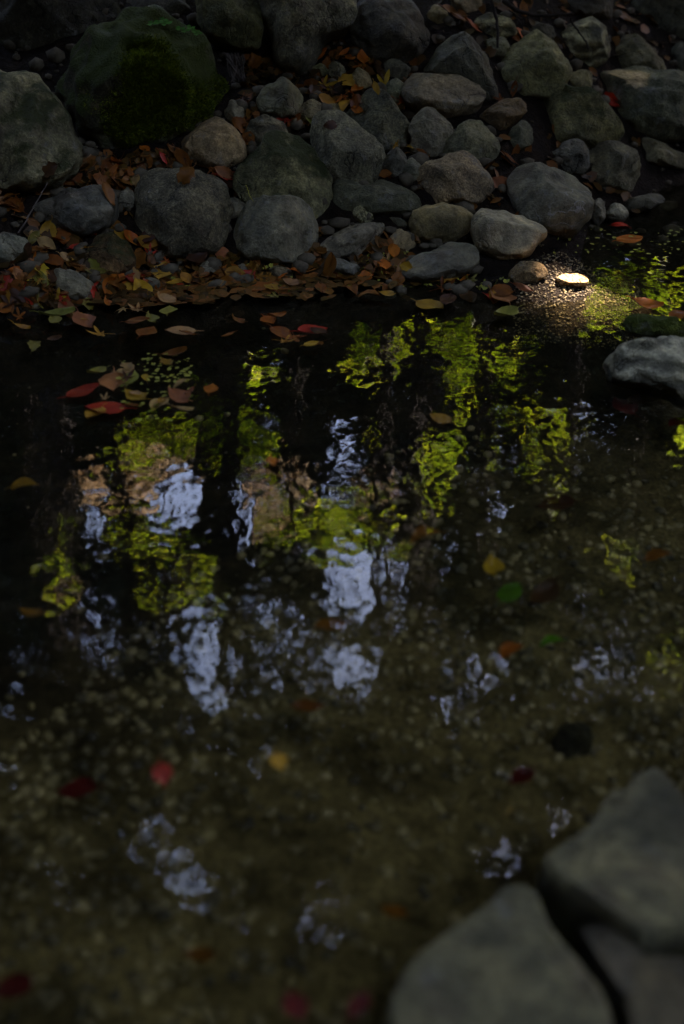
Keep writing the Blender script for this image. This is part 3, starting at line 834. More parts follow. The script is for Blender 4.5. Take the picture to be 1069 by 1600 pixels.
# ------------------------------------------------------------------ leaves
def palm_mesh(curl, r):
    n, rings = 60, 5
    vs, fs = [(0, 0, 0)], []
    ln = [0.30, 0.5, 0.62, 0.5, 0.30]
    lobes = [math.radians(a) for a in (-125, -62, 0, 62, 125)]
    for k in range(1, rings + 1):
        for i in range(n):
            a = i / n * 2 * math.pi - math.pi
            R = 0.13
            for l, c in zip(ln, lobes):
                R = max(R, l * max(0, 1 - abs((a - c + math.pi) % (2 * math.pi) - math.pi) / 0.52) ** 0.8)
            q = R * k / rings
            z = curl * q * q * 1.6 + 0.035 * math.sin(3 * a + k) * k / rings + 0.06 * abs(math.sin(2.9 * a)) * q
            vs.append((q * math.cos(a) - 0.1, q * math.sin(a), z))
    for i in range(n): fs.append((0, 1 + i, 1 + (i + 1) % n))
    bm = bmesh.new()
    bv = [bm.verts.new(v) for v in vs]
    for f in fs: bm.faces.new([bv[k] for k in f])
    for k in range(rings - 1):
        for i in range(n):
            j = (i + 1) % n
            bm.faces.new([bv[1 + k * n + i], bv[1 + (k + 1) * n + i], bv[1 + (k + 1) * n + j], bv[1 + k * n + j]])
    st, sf = tube([(-0.1, 0, 0.005), (-0.4, 0.03, 0.02), (-0.7, 0.08, 0.0)], [0.014, 0.011, 0.011], 5)
    sv = [bm.verts.new(v) for v in st]
    for f in sf: bm.faces.new([sv[k] for k in f])
    for f in bm.faces: f.smooth = True
    me = bpy.data.meshes.new('leaf_blade')
    bm.to_mesh(me); bm.free()
    me.materials.append(M_LEAF)
    return me


def leaf_mesh(kind, curl, fold, seed):
    r = np.random.default_rng(seed)
    if kind == 'palm':
        return palm_mesh(curl, r)
    nu, nv = 13, 7
    vs, fs = [], []
    for i in range(nu):
        t = i / (nu - 1)
        if kind == 'ovate': w = 0.30 * math.sin(math.pi * t ** 0.8) ** 0.8 + 0.002
        elif kind == 'narrow': w = 0.17 * math.sin(math.pi * t ** 0.9) ** 0.9 + 0.002
        else: w = (0.38 * math.sin(math.pi * t ** 0.85) ** 0.7) * (1 - 0.28 * abs(math.sin(3 * math.pi * t))) + 0.002
        for j in range(nv):
            s = j / (nv - 1) * 2 - 1
            ser = 1 + (0.07 * r.uniform(-1, 1) if abs(s) == 1 else 0)
            x = t - 0.5
            y = s * w * ser
            z = abs(s) ** 1.3 * w * fold + curl * (x * x) * 1.3 + 0.03 * math.sin(5 * t + 3 * s + seed) + curl * 0.25 * s * x
            vs.append((x, y, z))
    for i in range(nu - 1):
        for j in range(nv - 1):
            a = i * nv + j
            fs.append((a, a + nv, a + nv + 1, a + 1))
    me = mesh_np('leaf_blade', vs, fs)
    st, sf = tube([(-0.5, 0, 0.0 + curl * .33), (-0.62, 0.02, 0.01 + curl * .4), (-0.75, 0.05 * r.uniform(-1, 1), 0.0 + curl * .45)], [0.016, 0.012, 0.012], 5)
    bm = bmesh.new(); bm.from_mesh(me)
    sv = [bm.verts.new(v) for v in st]
    for f in sf: bm.faces.new([sv[k] for k in f])
    for f in bm.faces: f.smooth = True
    bm.to_mesh(me); bm.free()
    me.materials.append(M_LEAF)
    return me


LEAFM = []
for kd in ('ovate', 'ovate', 'narrow', 'lobed', 'palm'):
    for cu, fo in ((0.15, 0.25), (0.5, 0.4), (-0.4, 0.15), (0.05, 0.1)):
        LEAFM.append((kd, leaf_mesh(kd, cu, fo, len(LEAFM))))
LC = {'orange': (0.30, 0.075, 0.008), 'rust brown': (0.14, 0.044, 0.006), 'red': (0.27, 0.022, 0.008), 'yellow': (0.34, 0.19, 0.015),
      'dark brown': (0.05, 0.02, 0.007), 'tan': (0.24, 0.13, 0.045), 'olive': (0.13, 0.115, 0.018), 'ochre': (0.26, 0.12, 0.014), 'green': (0.055, 0.15, 0.008), 'pink tan': (0.24, 0.085, 0.028), 'crimson': (0.07, 0.006, 0.004)}
V_all, F_all = join([(b[0], b[1]) for b in BOX])
who = np.concatenate([np.full(len(b[1]), i) for i, b in enumerate(BOX)])
gmask = (gco[gf].mean(1)[:, 1] > 0) & (gco[gf].mean(1)[:, 1] < 7) & (np.abs(gco[gf].mean(1)[:, 0]) < 4)
gq = gf[gmask]
gt = np.concatenate([gq[:, [0, 1, 2]], gq[:, [0, 2, 3]]])
used_v = np.unique(gt)
remap = np.full(len(gco), -1); remap[used_v] = np.arange(len(used_v))
V_b = np.concatenate([V_all, gco[used_v]])
F_b = np.concatenate([F_all, remap[gt] + len(V_all)])
BVH = BVHTree.FromPolygons([tuple(v) for v in V_b], [tuple(int(k) for k in f) for f in F_b])
NROCKF = len(F_all)
LABELS = {}


def leaf(pos, nrm, size, colour, label, group, kinds=None, tilt=0.35, cat='leaf', rot=None):
    ks = [m for k, m in LEAFM if kinds is None or k in kinds]
    me = random.choice(ks)
    o = link(bpy.data.objects.new('fallen_leaf', me))
    n = Vector(nrm) + Vector((random.gauss(0, tilt), random.gauss(0, tilt), random.gauss(0, tilt) * .5))
    n.normalize()
    if n.z < 0.05: n.z = 0.05; n.normalize()
    q = n.to_track_quat('Z', 'Y') @ Quaternion((0, 0, 1), random.uniform(0, 6.28) if rot is None else rot)
    o.rotation_mode = 'QUATERNION'
    o.rotation_quaternion = q
    o.location = pos
    o.scale = (size, size * random.uniform(0.85, 1.2), size)
    c = LC[colour]
    j = random.uniform(0.75, 1.25)
    o.color = (c[0] * j, c[1] * j * random.uniform(.85, 1.15), c[2] * j, 1)
    tag(o, label, cat, group)
    return o


def rel(px, py):
    best, bd = None, 1e9
    for s, x, y in ROCKS:
        if s is None: continue
        d = math.hypot(px - x, (py - y) * 1.2)
        if d < bd: best, bd = (s, x, y), d
    s, x, y = best
    dx, dy = px - x, py - y
    if abs(dx) > abs(dy): return ('right of ' if dx > 0 else 'left of ') + s
    return ('below ' if dy > 0 else 'above ') + s


SHAPE = {0: 'broad', 1: 'curled', 2: 'narrow', 3: 'small', 4: 'large', 5: 'torn', 6: 'folded', 7: 'half hidden', 8: 'flat', 9: 'tilted', 10: 'dull', 11: 'wet', 12: 'bright', 13: 'long stalked'}


def unique(colour, place, verb, size):
    words = []
    if size > 0.075: words.append('large')
    if size < 0.042: words.append('small')
    ads = words + ['', 'curled', 'folded', 'tilted', 'wet', 'dull', 'bright', 'flat', 'crumpled', 'spotted', 'torn', 'long', 'short', 'pointed', 'dry']
    for a in ads:
        l = ' '.join(f'{a} {colour} fallen leaf {verb} {place}'.split())
        if l not in LABELS:
            LABELS[l] = 1
            return l
    return l


GB, GF = 'fallen leaves on the bank', 'fallen leaves floating or sunk in the stream'
WARM = ['orange'] * 4 + ['rust brown'] * 10 + ['red'] * 2 + ['yellow'] * 1 + ['dark brown'] * 5 + ['tan'] * 3 + ['ochre'] * 4 + ['olive'] * 2 + ['pink tan'] * 1


def bank_leaves(x0, y0, x1, y1, n, pal=WARM, on_rock=0.15, size=(0.034, 0.066)):
    k = tries = 0
    while k < n and tries < n * 12:
        tries += 1
        px, py = random.uniform(x0, x1), random.uniform(y0, y1)
        loc, nr, fi, dist = BVH.ray_cast(Vector(CAM), Vector(ray(px, py)).normalized())
        if loc is None: continue
        if loc.z < -0.01:
            p = on_water(px, py, 0.003); loc = Vector(p); nr = Vector((0, 0, 1)); tl = 0.08
            verb = 'floating'
        else:
            tl = 0.4; verb = 'lying'
        if fi < NROCKF and loc.z > 0.003:
            if nr.z < 0.55 or random.random() > on_rock: continue
        s = random.uniform(*size)
        colour = random.choice(pal)
        leaf(loc + nr * random.uniform(0.004, 0.012), nr, s, colour, unique(colour, rel(px, py), verb, s), GB, tilt=tl)
        k += 1


bank_leaves(0, 255, 210, 305, 22)
bank_leaves(0, 300, 60, 372, 10)
bank_leaves(0, 365, 240, 440, 34)
bank_leaves(0, 425, 330, 472, 46)
bank_leaves(0, 468, 320, 505, 14)
bank_leaves(185, 238, 300, 292, 18)
bank_leaves(200, 395, 350, 440, 14)
bank_leaves(330, 415, 500, 470, 22)
bank_leaves(488, 75, 640, 178, 26, ['orange', 'ochre', 'rust brown', 'dark brown', 'ochre', 'orange', 'yellow'])
bank_leaves(375, 100, 420, 210, 6)
bank_leaves(440, 185, 520, 230, 5)
bank_leaves(490, 415, 660, 465, 16)
bank_leaves(690, 428, 830, 475, 10)
bank_leaves(330, 250, 390, 320, 6)
bank_leaves(620, 220, 670, 260, 3, ['ochre', 'rust brown'])
bank_leaves(765, 140, 830, 160, 2, ['orange', 'rust brown'])
bank_leaves(925, 150, 970, 170, 2, ['red', 'rust brown'])
bank_leaves(700, 8, 830, 110, 6, ['rust brown', 'orange', 'dark brown'])
bank_leaves(600, 390, 640, 420, 3)
bank_leaves(770, 235, 810, 330, 4, ['olive', 'rust brown', 'tan'])

bank_leaves(150, 560, 310, 655, 12, ['rust brown', 'olive', 'ochre', 'dark brown', 'tan'], size=(0.025, 0.045))
bank_leaves(0, 480, 520, 545, 16, ['rust brown', 'dark brown', 'olive', 'ochre', 'rust brown'])
# the ones the photo shows singly
def water_leaf(px, py, colour, label, lpx, depth=0.003, kinds=('ovate',), rot=None, tilt=0.05):
    p = on_water(px, py, depth)
    d = float((p - CAM) @ FWD)
    leaf(p, (0, 0, 1), lpx * K * d * 1.1, colour, label, GF, kinds, tilt, rot=rot)


water_leaf(450, 449, 'green', 'large green leaf floating at the bank edge below the veined rounded rock', 62, rot=0.25, kinds=('narrow',))
water_leaf(757, 443, 'red', 'bright red leaf at the waterline below the pointed light rock', 48)
water_leaf(785, 462, 'pink tan', 'pinkish tan leaf floating just below the bright red one', 58, rot=0.1)
water_leaf(672, 478, 'ochre', 'ochre leaf floating under the dark flat rock', 46)
water_leaf(790, 492, 'olive', 'olive leaf floating on end below the pinkish tan leaf', 42, rot=1.2)
water_leaf(872, 398, 'ochre', 'ochre leaf below the large cracked rock', 34)
water_leaf(972, 351, 'red', 'vivid orange red leaf floating right of the small pale pebble', 28)
water_leaf(985, 374, 'orange', 'dull orange leaf floating near the right edge', 46)
water_leaf(1030, 272, 'rust brown', 'tiny rust leaf floating beneath the long low rock', 16)
water_leaf(1012, 478, 'orange', 'orange leaf floating behind the fluted grey rock', 44)
water_leaf(1062, 490, 'rust brown', 'rust leaf at the right frame edge behind the fluted rock', 36)
water_leaf(975, 634, 'crimson', 'crimson leaf sunk under the fluted grey rock', 50, -0.06)
water_leaf(1000, 625, 'rust brown', 'rust leaf sunk beside the crimson one', 44, -0.06)
water_leaf(1062, 660, 'crimson', 'dark crimson leaf sunk at the right edge', 44, -0.08)
water_leaf(135, 507, 'pink tan', 'pinkish brown leaf floating off the grey wedge stone', 58, rot=0.3)
water_leaf(90, 492, 'olive', 'long olive leaf floating at the left below the wedge stone', 52, kinds=('narrow',), rot=-0.1)
water_leaf(238, 500, 'olive', 'dull olive leaf floating left of centre under the leaf bank', 34, rot=-0.6)
water_leaf(230, 520, 'rust brown', 'rust leaf adrift below the dull olive leaf', 44)
water_leaf(282, 517, 'tan', 'tan leaf adrift right of the rust one', 46)
water_leaf(440, 520, 'rust brown', 'rust leaf adrift in dark water left of the green reflections', 44)
water_leaf(488, 517, 'red', 'dull red leaf adrift in dark water beside the green reflections', 46)
water_leaf(420, 500, 'orange', 'dim orange leaf adrift below the large green leaf', 36)
water_leaf(130, 613, 'red', 'dark red leaf at the left of the floating cluster', 54, rot=2.4)
water_leaf(178, 596, 'pink tan', 'pinkish leaf topping the floating cluster', 64, rot=0.35)
water_leaf(212, 622, 'yellow', 'broad yellow leaf in the floating cluster', 46)
water_leaf(165, 640, 'red', 'red tipped leaf at the lower left of the floating cluster', 60, rot=0.35)
water_leaf(148, 646, 'ochre', 'ochre leaf half under the red tipped one', 40, rot=0.2)
water_leaf(248, 628, 'tan', 'tan leaf in the middle of the floating cluster', 38)
water_leaf(280, 622, 'pink tan', 'folded pinkish leaf at the right of the floating cluster', 48)
water_leaf(205, 590, 'olive', 'olive leaf at the top of the floating cluster', 44)
water_leaf(226, 588, 'yellow', 'small bright yellow leaf in the floating cluster', 20)
water_leaf(272, 555, 'rust brown', 'rust leaf just above the floating cluster', 40)
water_leaf(330, 607, 'orange', 'round orange leaf floating alone right of the cluster', 30)
water_leaf(427, 724, 'orange', 'orange leaf floating beside the bright green reflections', 30)
water_leaf(688, 655, 'ochre', 'dim ochre leaf floating right of the green reflections', 38)
water_leaf(38, 755, 'ochre', 'ochre leaf near the left edge', 40, -0.03)
water_leaf(48, 960, 'ochre', 'blurred ochre leaf at the left edge halfway down', 40, -0.05)
water_leaf(665, 832, 'rust brown', 'rust leaf sunk in the middle of the stream', 52, -0.05)
water_leaf(868, 790, 'dark brown', 'dark brown leaf sunk on the right', 58, -0.08)
water_leaf(772, 888, 'yellow', 'yellow ochre leaf above the sunk green one', 44, -0.05)
water_leaf(798, 926, 'green', 'green leaf sunk in the middle right of the stream', 50, -0.05, rot=1.5)
water_leaf(862, 1000, 'green', 'dark green leaf sunk right of the orange one', 36, -0.08)
water_leaf(800, 1012, 'orange', 'orange leaf sunk beside the right sky reflection', 42, -0.04)
water_leaf(515, 977, 'rust brown', 'rust orange leaf under the central sky reflection', 50, -0.04)
water_leaf(850, 935, 'dark brown', 'blackish brown leaf sunk among gravel on the right', 66, -0.1)
water_leaf(1030, 865, 'rust brown', 'faint rust leaf sunk near the right edge', 44, -0.08)
water_leaf(255, 1212, 'red', 'blurred orange red leaf floating in the lower left', 54, 0.003, rot=1.3)
water_leaf(436, 1190, 'yellow', 'round yellow leaf floating below centre', 38, 0.003)
water_leaf(120, 1235, 'crimson', 'dim crimson leaf sunk in the lower left', 58, -0.08)
water_leaf(480, 1105, 'rust brown', 'dim rust leaf sunk below the central sky reflection', 46, -0.1)
water_leaf(310, 1496, 'rust brown', 'dim rust leaf sunk near the bottom left', 50, -0.08)
water_leaf(20, 1545, 'crimson', 'dim crimson leaf in the bottom left corner', 60, -0.06)
water_leaf(462, 1572, 'crimson', 'crimson leaf at the bottom edge left of the stepping stone', 50, 0.003)
water_leaf(560, 1572, 'crimson', 'wide crimson leaf at the bottom edge beside the stepping stone', 56, 0.003)
water_leaf(815, 1215, 'crimson', 'crimson leaf sunk above the stepping stones', 46, -0.05)
water_leaf(615, 1425, 'rust brown', 'dim rust leaf sunk left of the foreground stepping stone', 44, -0.08)


# crumbs of leaf litter: uncountable
def litter(n, name, label, boxes, size, mat, z=None):
    vs, fs, o = [], [], 0
    for i in range(n):
        x0, y0, x1, y1 = random.choice(boxes)
        px, py = random.uniform(x0, x1), random.uniform(y0, y1)
        loc, nr, fi, dist = BVH.ray_cast(Vector(CAM), Vector(ray(px, py)).normalized())
        if loc is None: continue
        if loc.z < 0.0: loc = Vector(on_water(px, py, 0.002)); nr = Vector((0, 0, 1)); tl = 0.05
        else:
            tl = 0.5
            if fi < NROCKF: continue
        nr = (nr + Vector((random.gauss(0, tl), random.gauss(0, tl), random.gauss(0, tl)))).normalized()
        s = random.uniform(*size)
        q = nr.to_track_quat('Z', 'Y') @ Quaternion((0, 0, 1), random.uniform(0, 6.28))
        w = random.uniform(0.25, 0.5)
        pts = [(-.5, 0, 0), (-.2, w * .8, .08), (.2, w * .7, .1), (.5, 0, .05), (.2, -w * .7, .1), (-.2, -w * .8, .06)]
        for p in pts: vs.append(np.array(loc + nr * 0.004 + q @ (Vector(p) * s)))
        fs += [(o, o + 1, o + 2, o + 3), (o, o + 3, o + 4, o + 5)]
        o += 6
    ob = make(name, vs, fs, mat, smooth=False)
    return tag(ob, label, kind='stuff')


M_CRUMB = leaf_mat('leaf_litter', 0.1, False, (0.11, 0.042, 0.006), wide=True)
M_DUCK = leaf_mat('leaflet_litter', 0.2, False, (0.26, 0.25, 0.04))
litter(2600, 'leaf_litter', 'rotting brown leaf litter packed between the rocks', [(0, 240, 300, 300), (0, 300, 330, 480), (320, 400, 520, 470), (480, 60, 660, 190), (380, 90, 470, 230), (600, 200, 1000, 340), (480, 360, 660, 450), (680, 0, 1069, 120), (0, 400, 330, 480), (0, 240, 300, 300), (0, 430, 330, 480)], (0.014, 0.048), M_CRUMB)
litter(420, 'leaflet_litter', 'tiny yellow green leaflets drifted against the waterline', [(540, 395, 640, 450), (560, 400, 630, 432), (620, 435, 800, 452), (380, 415, 460, 445), (160, 430, 330, 470), (230, 555, 300, 600), (860, 360, 1069, 400), (180, 560, 300, 660)], (0.006, 0.016), M_DUCK)

# moss cushions on the big boulder
MB = [b for b in BOX if b[2] == 'the mossy boulder'][0]
W_M = Waves(55, 30, 2)
vs, fs, o_ = [], [], 0
mo = MB[3]
for i in range(60000):
    px, py = random.uniform(110, 368), random.uniform(45, 248)
    q = np.array([[px / 30, py / 26]])
    m = float(W_M(q, 1.0)[0]) * 0.5 + 0.85 - ((px - 275) / 150) ** 2 * .9 - ((py - 140) / 120) ** 2 * .9
    if m < 0.25 + random.random() * 0.6: continue
    loc, nr, fi, dist = BVH.ray_cast(Vector(CAM), Vector(ray(px, py)).normalized())
    if loc is None or fi >= NROCKF or BOX[who[fi]][2] != 'the mossy boulder': continue
    h = random.uniform(0.003, 0.008) * (0.6 + min(m, 1))
    t = (nr + Vector((random.gauss(0, .55), random.gauss(0, .55), random.gauss(0, .55) + .2))).normalized()
    sd = t.cross(Vector((random.gauss(0, 1), random.gauss(0, 1), random.gauss(0, 1)))).normalized() * h * 0.22
    b0 = loc - mo.location
    for v in (b0 - sd, b0 + sd, b0 + sd * .8 + t * h * .6, b0 + t * h - sd * .2): vs.append(tuple(v))
    fs.append((o_, o_ + 1, o_ + 2, o_ + 3)); o_ += 4
M_MOSS = leaf_mat('moss_shoots', 0.25, False, (0.10, 0.125, 0.006), wide=True)
make('moss', vs, fs, M_MOSS, mo, False)

# roots, twigs, grass blade, clover
M_ROOT = simple_mat('dry_root', (0.10, 0.075, 0.055))
M_TWIG = simple_mat('dark_twig', (0.03, 0.022, 0.015))
M_STRAW = simple_mat('straw_blade', (0.34, 0.30, 0.05))
M_CLOVER = leaf_mat('clover_leaf', 0.3, False, (0.04, 0.16, 0.015))


def surf(px, py, lift=0.0):
    loc, nr, fi, dist = BVH.ray_cast(Vector(CAM), Vector(ray(px, py)).normalized())
    return np.array(loc) + np.array(nr) * lift


parts = []
for i in range(46):
    px = random.uniform(354, 390)
    top = (random.uniform(352, 376), random.uniform(82, 92))
    ln = random.uniform(40, 85)
    a = surf(*top, 0.012)
    d = float((a - CAM) @ FWD) - 0.02
    pts = []
    for k in range(6):
        t = k / 5
        x = top[0] + (px - top[0] + random.uniform(-4, 10)) * t + 5 * math.sin(3 * t + i)
        y = top[1] + ln * t ** 1.2
        pts.append(CAM + ray(x, y) * (d - 0.01 + 0.02 * math.sin(i * 3 + t * 2)))
    parts.append(tube(pts, [0.0022, 0.002, 0.0018, 0.0015, 0.001, 0.0006], 4))
V, F = join(parts)
o = make('root_tuft', V, F, M_ROOT)
tag(o, 'tuft of thin dry roots hanging beside the mossy boulder', 'roots')


def twig(pts, r0, r1, label, mat=M_TWIG, name='twig', cat='twig'):
    d0 = [surf(x, y, 0.01) for x, y in pts]
    dep = min(float((p - CAM) @ FWD) for p in d0) - 0.03
    P = np.array([CAM + ray(x, y) * dep for x, y in pts])
    P = np.array([np.array([np.interp(t, np.arange(len(P)), P[:, i]) for i in range(3)]) for t in np.linspace(0, len(P) - 1, 16)])
    P += np.cumsum(rng.normal(0, 0.0015, P.shape), 0)
    V, F = tube(P, np.linspace(r0, r1, 16), 6, 0.15)
    o = make(name, V, F, mat)
    return tag(o, label, cat)


twig([(768, 0), (771, 40), (773, 82)], 0.005, 0.003, 'thin dark upright twig beside the flat grey green stone')
twig([(786, 0), (812, 16), (850, 20), (900, 16)], 0.007, 0.004, 'dark bent twig along the top edge above the banded rock')
twig([(892, 30), (905, 52), (920, 78)], 0.0035, 0.002, 'thin dark twig lying across the banded rock')
twig([(385, 292), (391, 305), (398, 318)], 0.0015, 0.0008, 'yellow straw blade standing behind the veined rounded rock', M_STRAW, 'straw_blade', 'grass blade')
twig([(30, 365), (45, 335), (62, 310), (74, 285)], 0.002, 0.0012, 'thin pale stem rising left of the dark wedge rock', M_ROOT, 'dry_stem', 'stem')


def clover(spots, label):
    e = empty('clover_plant', surf(*spots[0]))
    base = np.array(e.location)
    for (px, py) in spots:
        p = surf(px, py, 0.02) - base
        vs, fs, o = [], [], 0
        for k in range(3):
            a = k * 2.094 + random.uniform(-.3, .3)
            u = np.array((math.cos(a), math.sin(a) * .7, 0.3 * math.sin(a) + .1)); w = np.array((-math.sin(a), math.cos(a) * .7, 0.3 * math.cos(a)))
            s = 0.011
            pts = [np.zeros(3), u * .5 + w * .5, u * 1.1 + w * .45, u * 1.0, u * 1.1 - w * .45, u * .5 - w * .5]
            vs += [p + q * s for q in pts]
            fs += [(o, o + 1, o + 2, o + 3), (o, o + 3, o + 4, o + 5)]
            o += 6
        make('leaf', vs, fs, M_CLOVER, e, False)
    return tag(e, label, 'clover')


clover([(236, 47), (244, 46), (252, 48), (256, 38), (248, 41)], 'left tuft of tiny bright clover on top of the mossy boulder')
clover([(283, 52), (290, 58), (296, 52), (302, 56), (306, 60)], 'right tuft of tiny bright clover on top of the mossy boulder')

# ------------------------------------------------------------------ trees over and beyond the stream (seen in the water, and shading it)
# what the still water shows: (x0, y0, x1, y1) in photograph pixels
SKYGAP = [(122, 728, 152, 790), (138, 780, 166, 852), (238, 742, 330, 822), (272, 735, 330, 800), (362, 745, 388, 872), (468, 742, 525, 800), (518, 678, 556, 760), (522, 754, 556, 786),
          (500, 862, 590, 955), (545, 858, 626, 920), (622, 838, 652, 880), (622, 905, 682, 1015), (630, 940, 668, 1010), (292, 950, 360, 1040), (310, 1020, 350, 1104), (496, 1030, 545, 1080), (535, 1010, 576, 1065),
          (728, 1015, 748, 1050), (762, 1025, 782, 1070), (680, 1085, 722, 1130), (-20, 1090, 42, 1190), (130, 935, 156, 1000), (40, 765, 58, 812), (392, 1165, 425, 1205), (76, 905, 92, 935), (92, 985, 106, 1010),
          (212, 1288, 268, 1340), (255, 1330, 328, 1405), (66, 1345, 96, 1400), (95, 1375, 128, 1440), (366, 1412, 402, 1452), (794, 1195, 812, 1250), (772, 1322, 820, 1368), (858, 1262, 878, 1302), (482, 1420, 522, 1460),
          (766, 785, 784, 806), (236, 1145, 250, 1170), (120, 1525, 150, 1560), (440, 975, 465, 1000), (690, 1385, 712, 1400), (280, 1180, 350, 1200)]
_g = np.random.default_rng(4)
for _i in range(90):
    _b = SKYGAP[_g.integers(0, 40)]
    _x, _y = (_b[0] + _b[2]) / 2 + _g.normal(0, 55), (_b[1] + _b[3]) / 2 + _g.normal(0, 50)
    if _y < 690 or _x > 830: continue
    _w, _h = _g.uniform(3, 8), _g.uniform(4, 13)
    SKYGAP.append((_x - _w, _y - _h, _x + _w, _y + _h))
CREAMGAP = [(176, 722, 238, 792), (126, 728, 152, 775), (398, 745, 440, 830), (556, 730, 625, 790), (440, 730, 480, 800), (100, 905, 126, 940), (205, 690, 300, 735), (600, 820, 625, 850)]
GREENS = [((540, 462, 575, 520), .7), ((566, 500, 598, 562), 1.4), ((540, 556, 604, 592), 1.4), ((606, 478, 632, 530), 1.3), ((606, 515, 637, 585), 1.4), ((672, 468, 750, 548), .7), ((708, 560, 736, 612), 1), ((704, 605, 732, 660), .5),
          ((366, 640, 402, 700), 1), ((370, 680, 438, 740), .9), ((328, 612, 346, 690), .8), ((338, 680, 356, 725), .7), ((384, 576, 410, 602), .9), ((414, 565, 430, 600), .6), ((286, 588, 302, 612), .7),
          ((176, 655, 320, 730), .5), ((180, 790, 230, 860), .35), ((560, 455, 590, 480), .4), ((650, 672, 686, 770), .32), ((686, 690, 714, 750), .3), ((666, 765, 690, 802), .6), ((580, 668, 598, 696), .7), ((862, 640, 890, 680), .5),
          ((760, 540, 830, 600), .16), ((820, 596, 912, 740), .07), ((760, 600, 850, 740), .05), ((915, 400, 1069, 525), .16), ((975, 490, 1069, 525), .3), ((1058, 650, 1075, 735), .8), ((400, 770, 600, 865), .26), ((232, 825, 326, 945), .13),
          ((70, 800, 126, 940), .11), ((940, 850, 985, 905), .08), ((1000, 1000, 1075, 1060), .2), ((500, 800, 620, 850), .3), ((300, 880, 330, 940), .5), ((680, 500, 760, 560), .4), ((490, 1290, 512, 1360), .3), ((860, 740, 890, 790), .4), ((895, 460, 960, 500), .4)]


def in_boxes(px, py, boxes, wob=None, pad=0.0):
    m = np.zeros(len(px), bool)
    for (x0, y0, x1, y1) in boxes:
        cx, cy, rx, ry = (x0 + x1) / 2, (y0 + y1) / 2, (x1 - x0) / 2 * 0.95 + pad, (y1 - y0) / 2 * 0.98 + pad
        u, v = (px - cx) / rx, (py - cy) / ry
        r = u ** 4 + v ** 4
        m |= r < (1.0 if wob is None else wob)
    return m


def leaf_cloud(P, length, width, seed, droop=0.2):
    """one rhombus of foliage per point, each with its own facing"""
    r = np.random.default_rng(seed)
    n = len(P)
    u = r.normal(size=(n, 3)); u[:, 2] -= droop; u /= np.linalg.norm(u, axis=1)[:, None]
    h = r.normal(size=(n, 3))
    w = np.cross(u, h); w /= np.linalg.norm(w, axis=1)[:, None]
    nr = np.cross(u, w)
    L = length * r.uniform(0.6, 1.25, n)[:, None]; Wd = width * r.uniform(0.6, 1.25, n)[:, None]
    a = P - u * L / 2; b = P + w * Wd / 2 + nr * Wd * 0.12; c = P + u * L / 2; d = P - w * Wd / 2 + nr * Wd * 0.12
    V = np.stack([a, b, c, d], 1).reshape(-1, 3)
    F = np.arange(4 * n).reshape(-1, 4)
    return V, F


def tree(name, label, cat, x, y, height, r0, mat, P, lw, seed, group, limbs=12):
    z0 = float(ground_h(x, y))
    e = empty(name, (x, y, z0))
    r = np.random.default_rng(seed)
    B = np.array((x, y, z0))
    ts = np.linspace(0, 1, 14)
    lean = r.normal(0, 0.03, 2) * height
    path = np.stack([lean[0] * ts ** 2 + 0.05 * np.sin(ts * 7 + seed), lean[1] * ts ** 2 + 0.05 * np.cos(ts * 5 + seed), ts * height - 0.15], 1)
    rad = r0 * (1 - 0.85 * ts) * (1 + 0.5 * np.exp(-ts * 14))
    parts = [tube(path, rad, 12, 0.06, seed)]
    make('trunk', *join(parts), M_BARK, e)
    lm = []
    if len(P):
        for k in range(limbs):
            tgt = P[r.integers(len(P))] - B
            zz = np.clip(tgt[2] - r.uniform(0.3, 1.5), 0.3 * height, 0.93 * height)
            i = zz / height
            s = np.array([np.interp(i, ts, path[:, q]) for q in range(3)])
            mid = (s + tgt) / 2 + np.array((0, 0, -0.1 + r.uniform(0, .4)))
            rr = max(0.012, r0 * (1 - .85 * i) * 0.45)
            q = np.linspace(0, 1, 8)[:, None]
            pth = (1 - q) ** 2 * s + 2 * q * (1 - q) * mid + q ** 2 * tgt
            if not sunhole(pth + B, 0.06).all(): continue
            lm.append(tube(pth, np.linspace(rr, 0.008, 8), 7, 0.08, seed + k))
        if lm: make('limb', *join(lm), M_BARK, e)
        V, F = leaf_cloud(P - B, lw[0], lw[1], seed)
        make('crown', V, F, mat, e, False)
    return tag(e, label, cat, group)


def assign(P, bases):
    d = np.stack([np.abs(P[:, 0] - b[0]) + 0.35 * np.abs(P[:, 1] - b[1]) for b in bases], 1)
    return d.argmin(1)


WOB = Waves(91, 24, 2)


def clumpy(n, x0, y0, x1, y1, k, spread):
    c = np.stack([rng.uniform(x0, x1, k), rng.uniform(y0, y1, k)], 1)
    i = rng.integers(0, k, n)
    p = c[i] + rng.normal(0, spread, (n, 2))
    return p[:, 0], p[:, 1]


def not_gap(P, pad=0.0, extra=()):
    px, py = mirror_px(P)
    w = 1.0 + 0.45 * WOB(np.stack([px, py], 1) / 22.0, 1.0)
    return ~in_boxes(px, py, SKYGAP + list(extra), w, pad) | (rng.random(len(P)) < 0.032)


# sunny hole over the pink stone and the wet gravel in front of it
def sunhole(P, more=0.0):
    m = np.zeros(len(P), bool)
    for (px, py, r) in ((899, 434, 0.105), (950, 476, 0.082), (1000, 128, 0.06)):
        g = np.array(surf(px, py))
        q = P - g
        t = q @ np.array(SUN)
        dist = np.linalg.norm(q - np.outer(t, np.array(SUN)), axis=1)
        m |= (dist < r + more) & (t > 0.3)
    return ~m


TG = 'trees of the far bank'
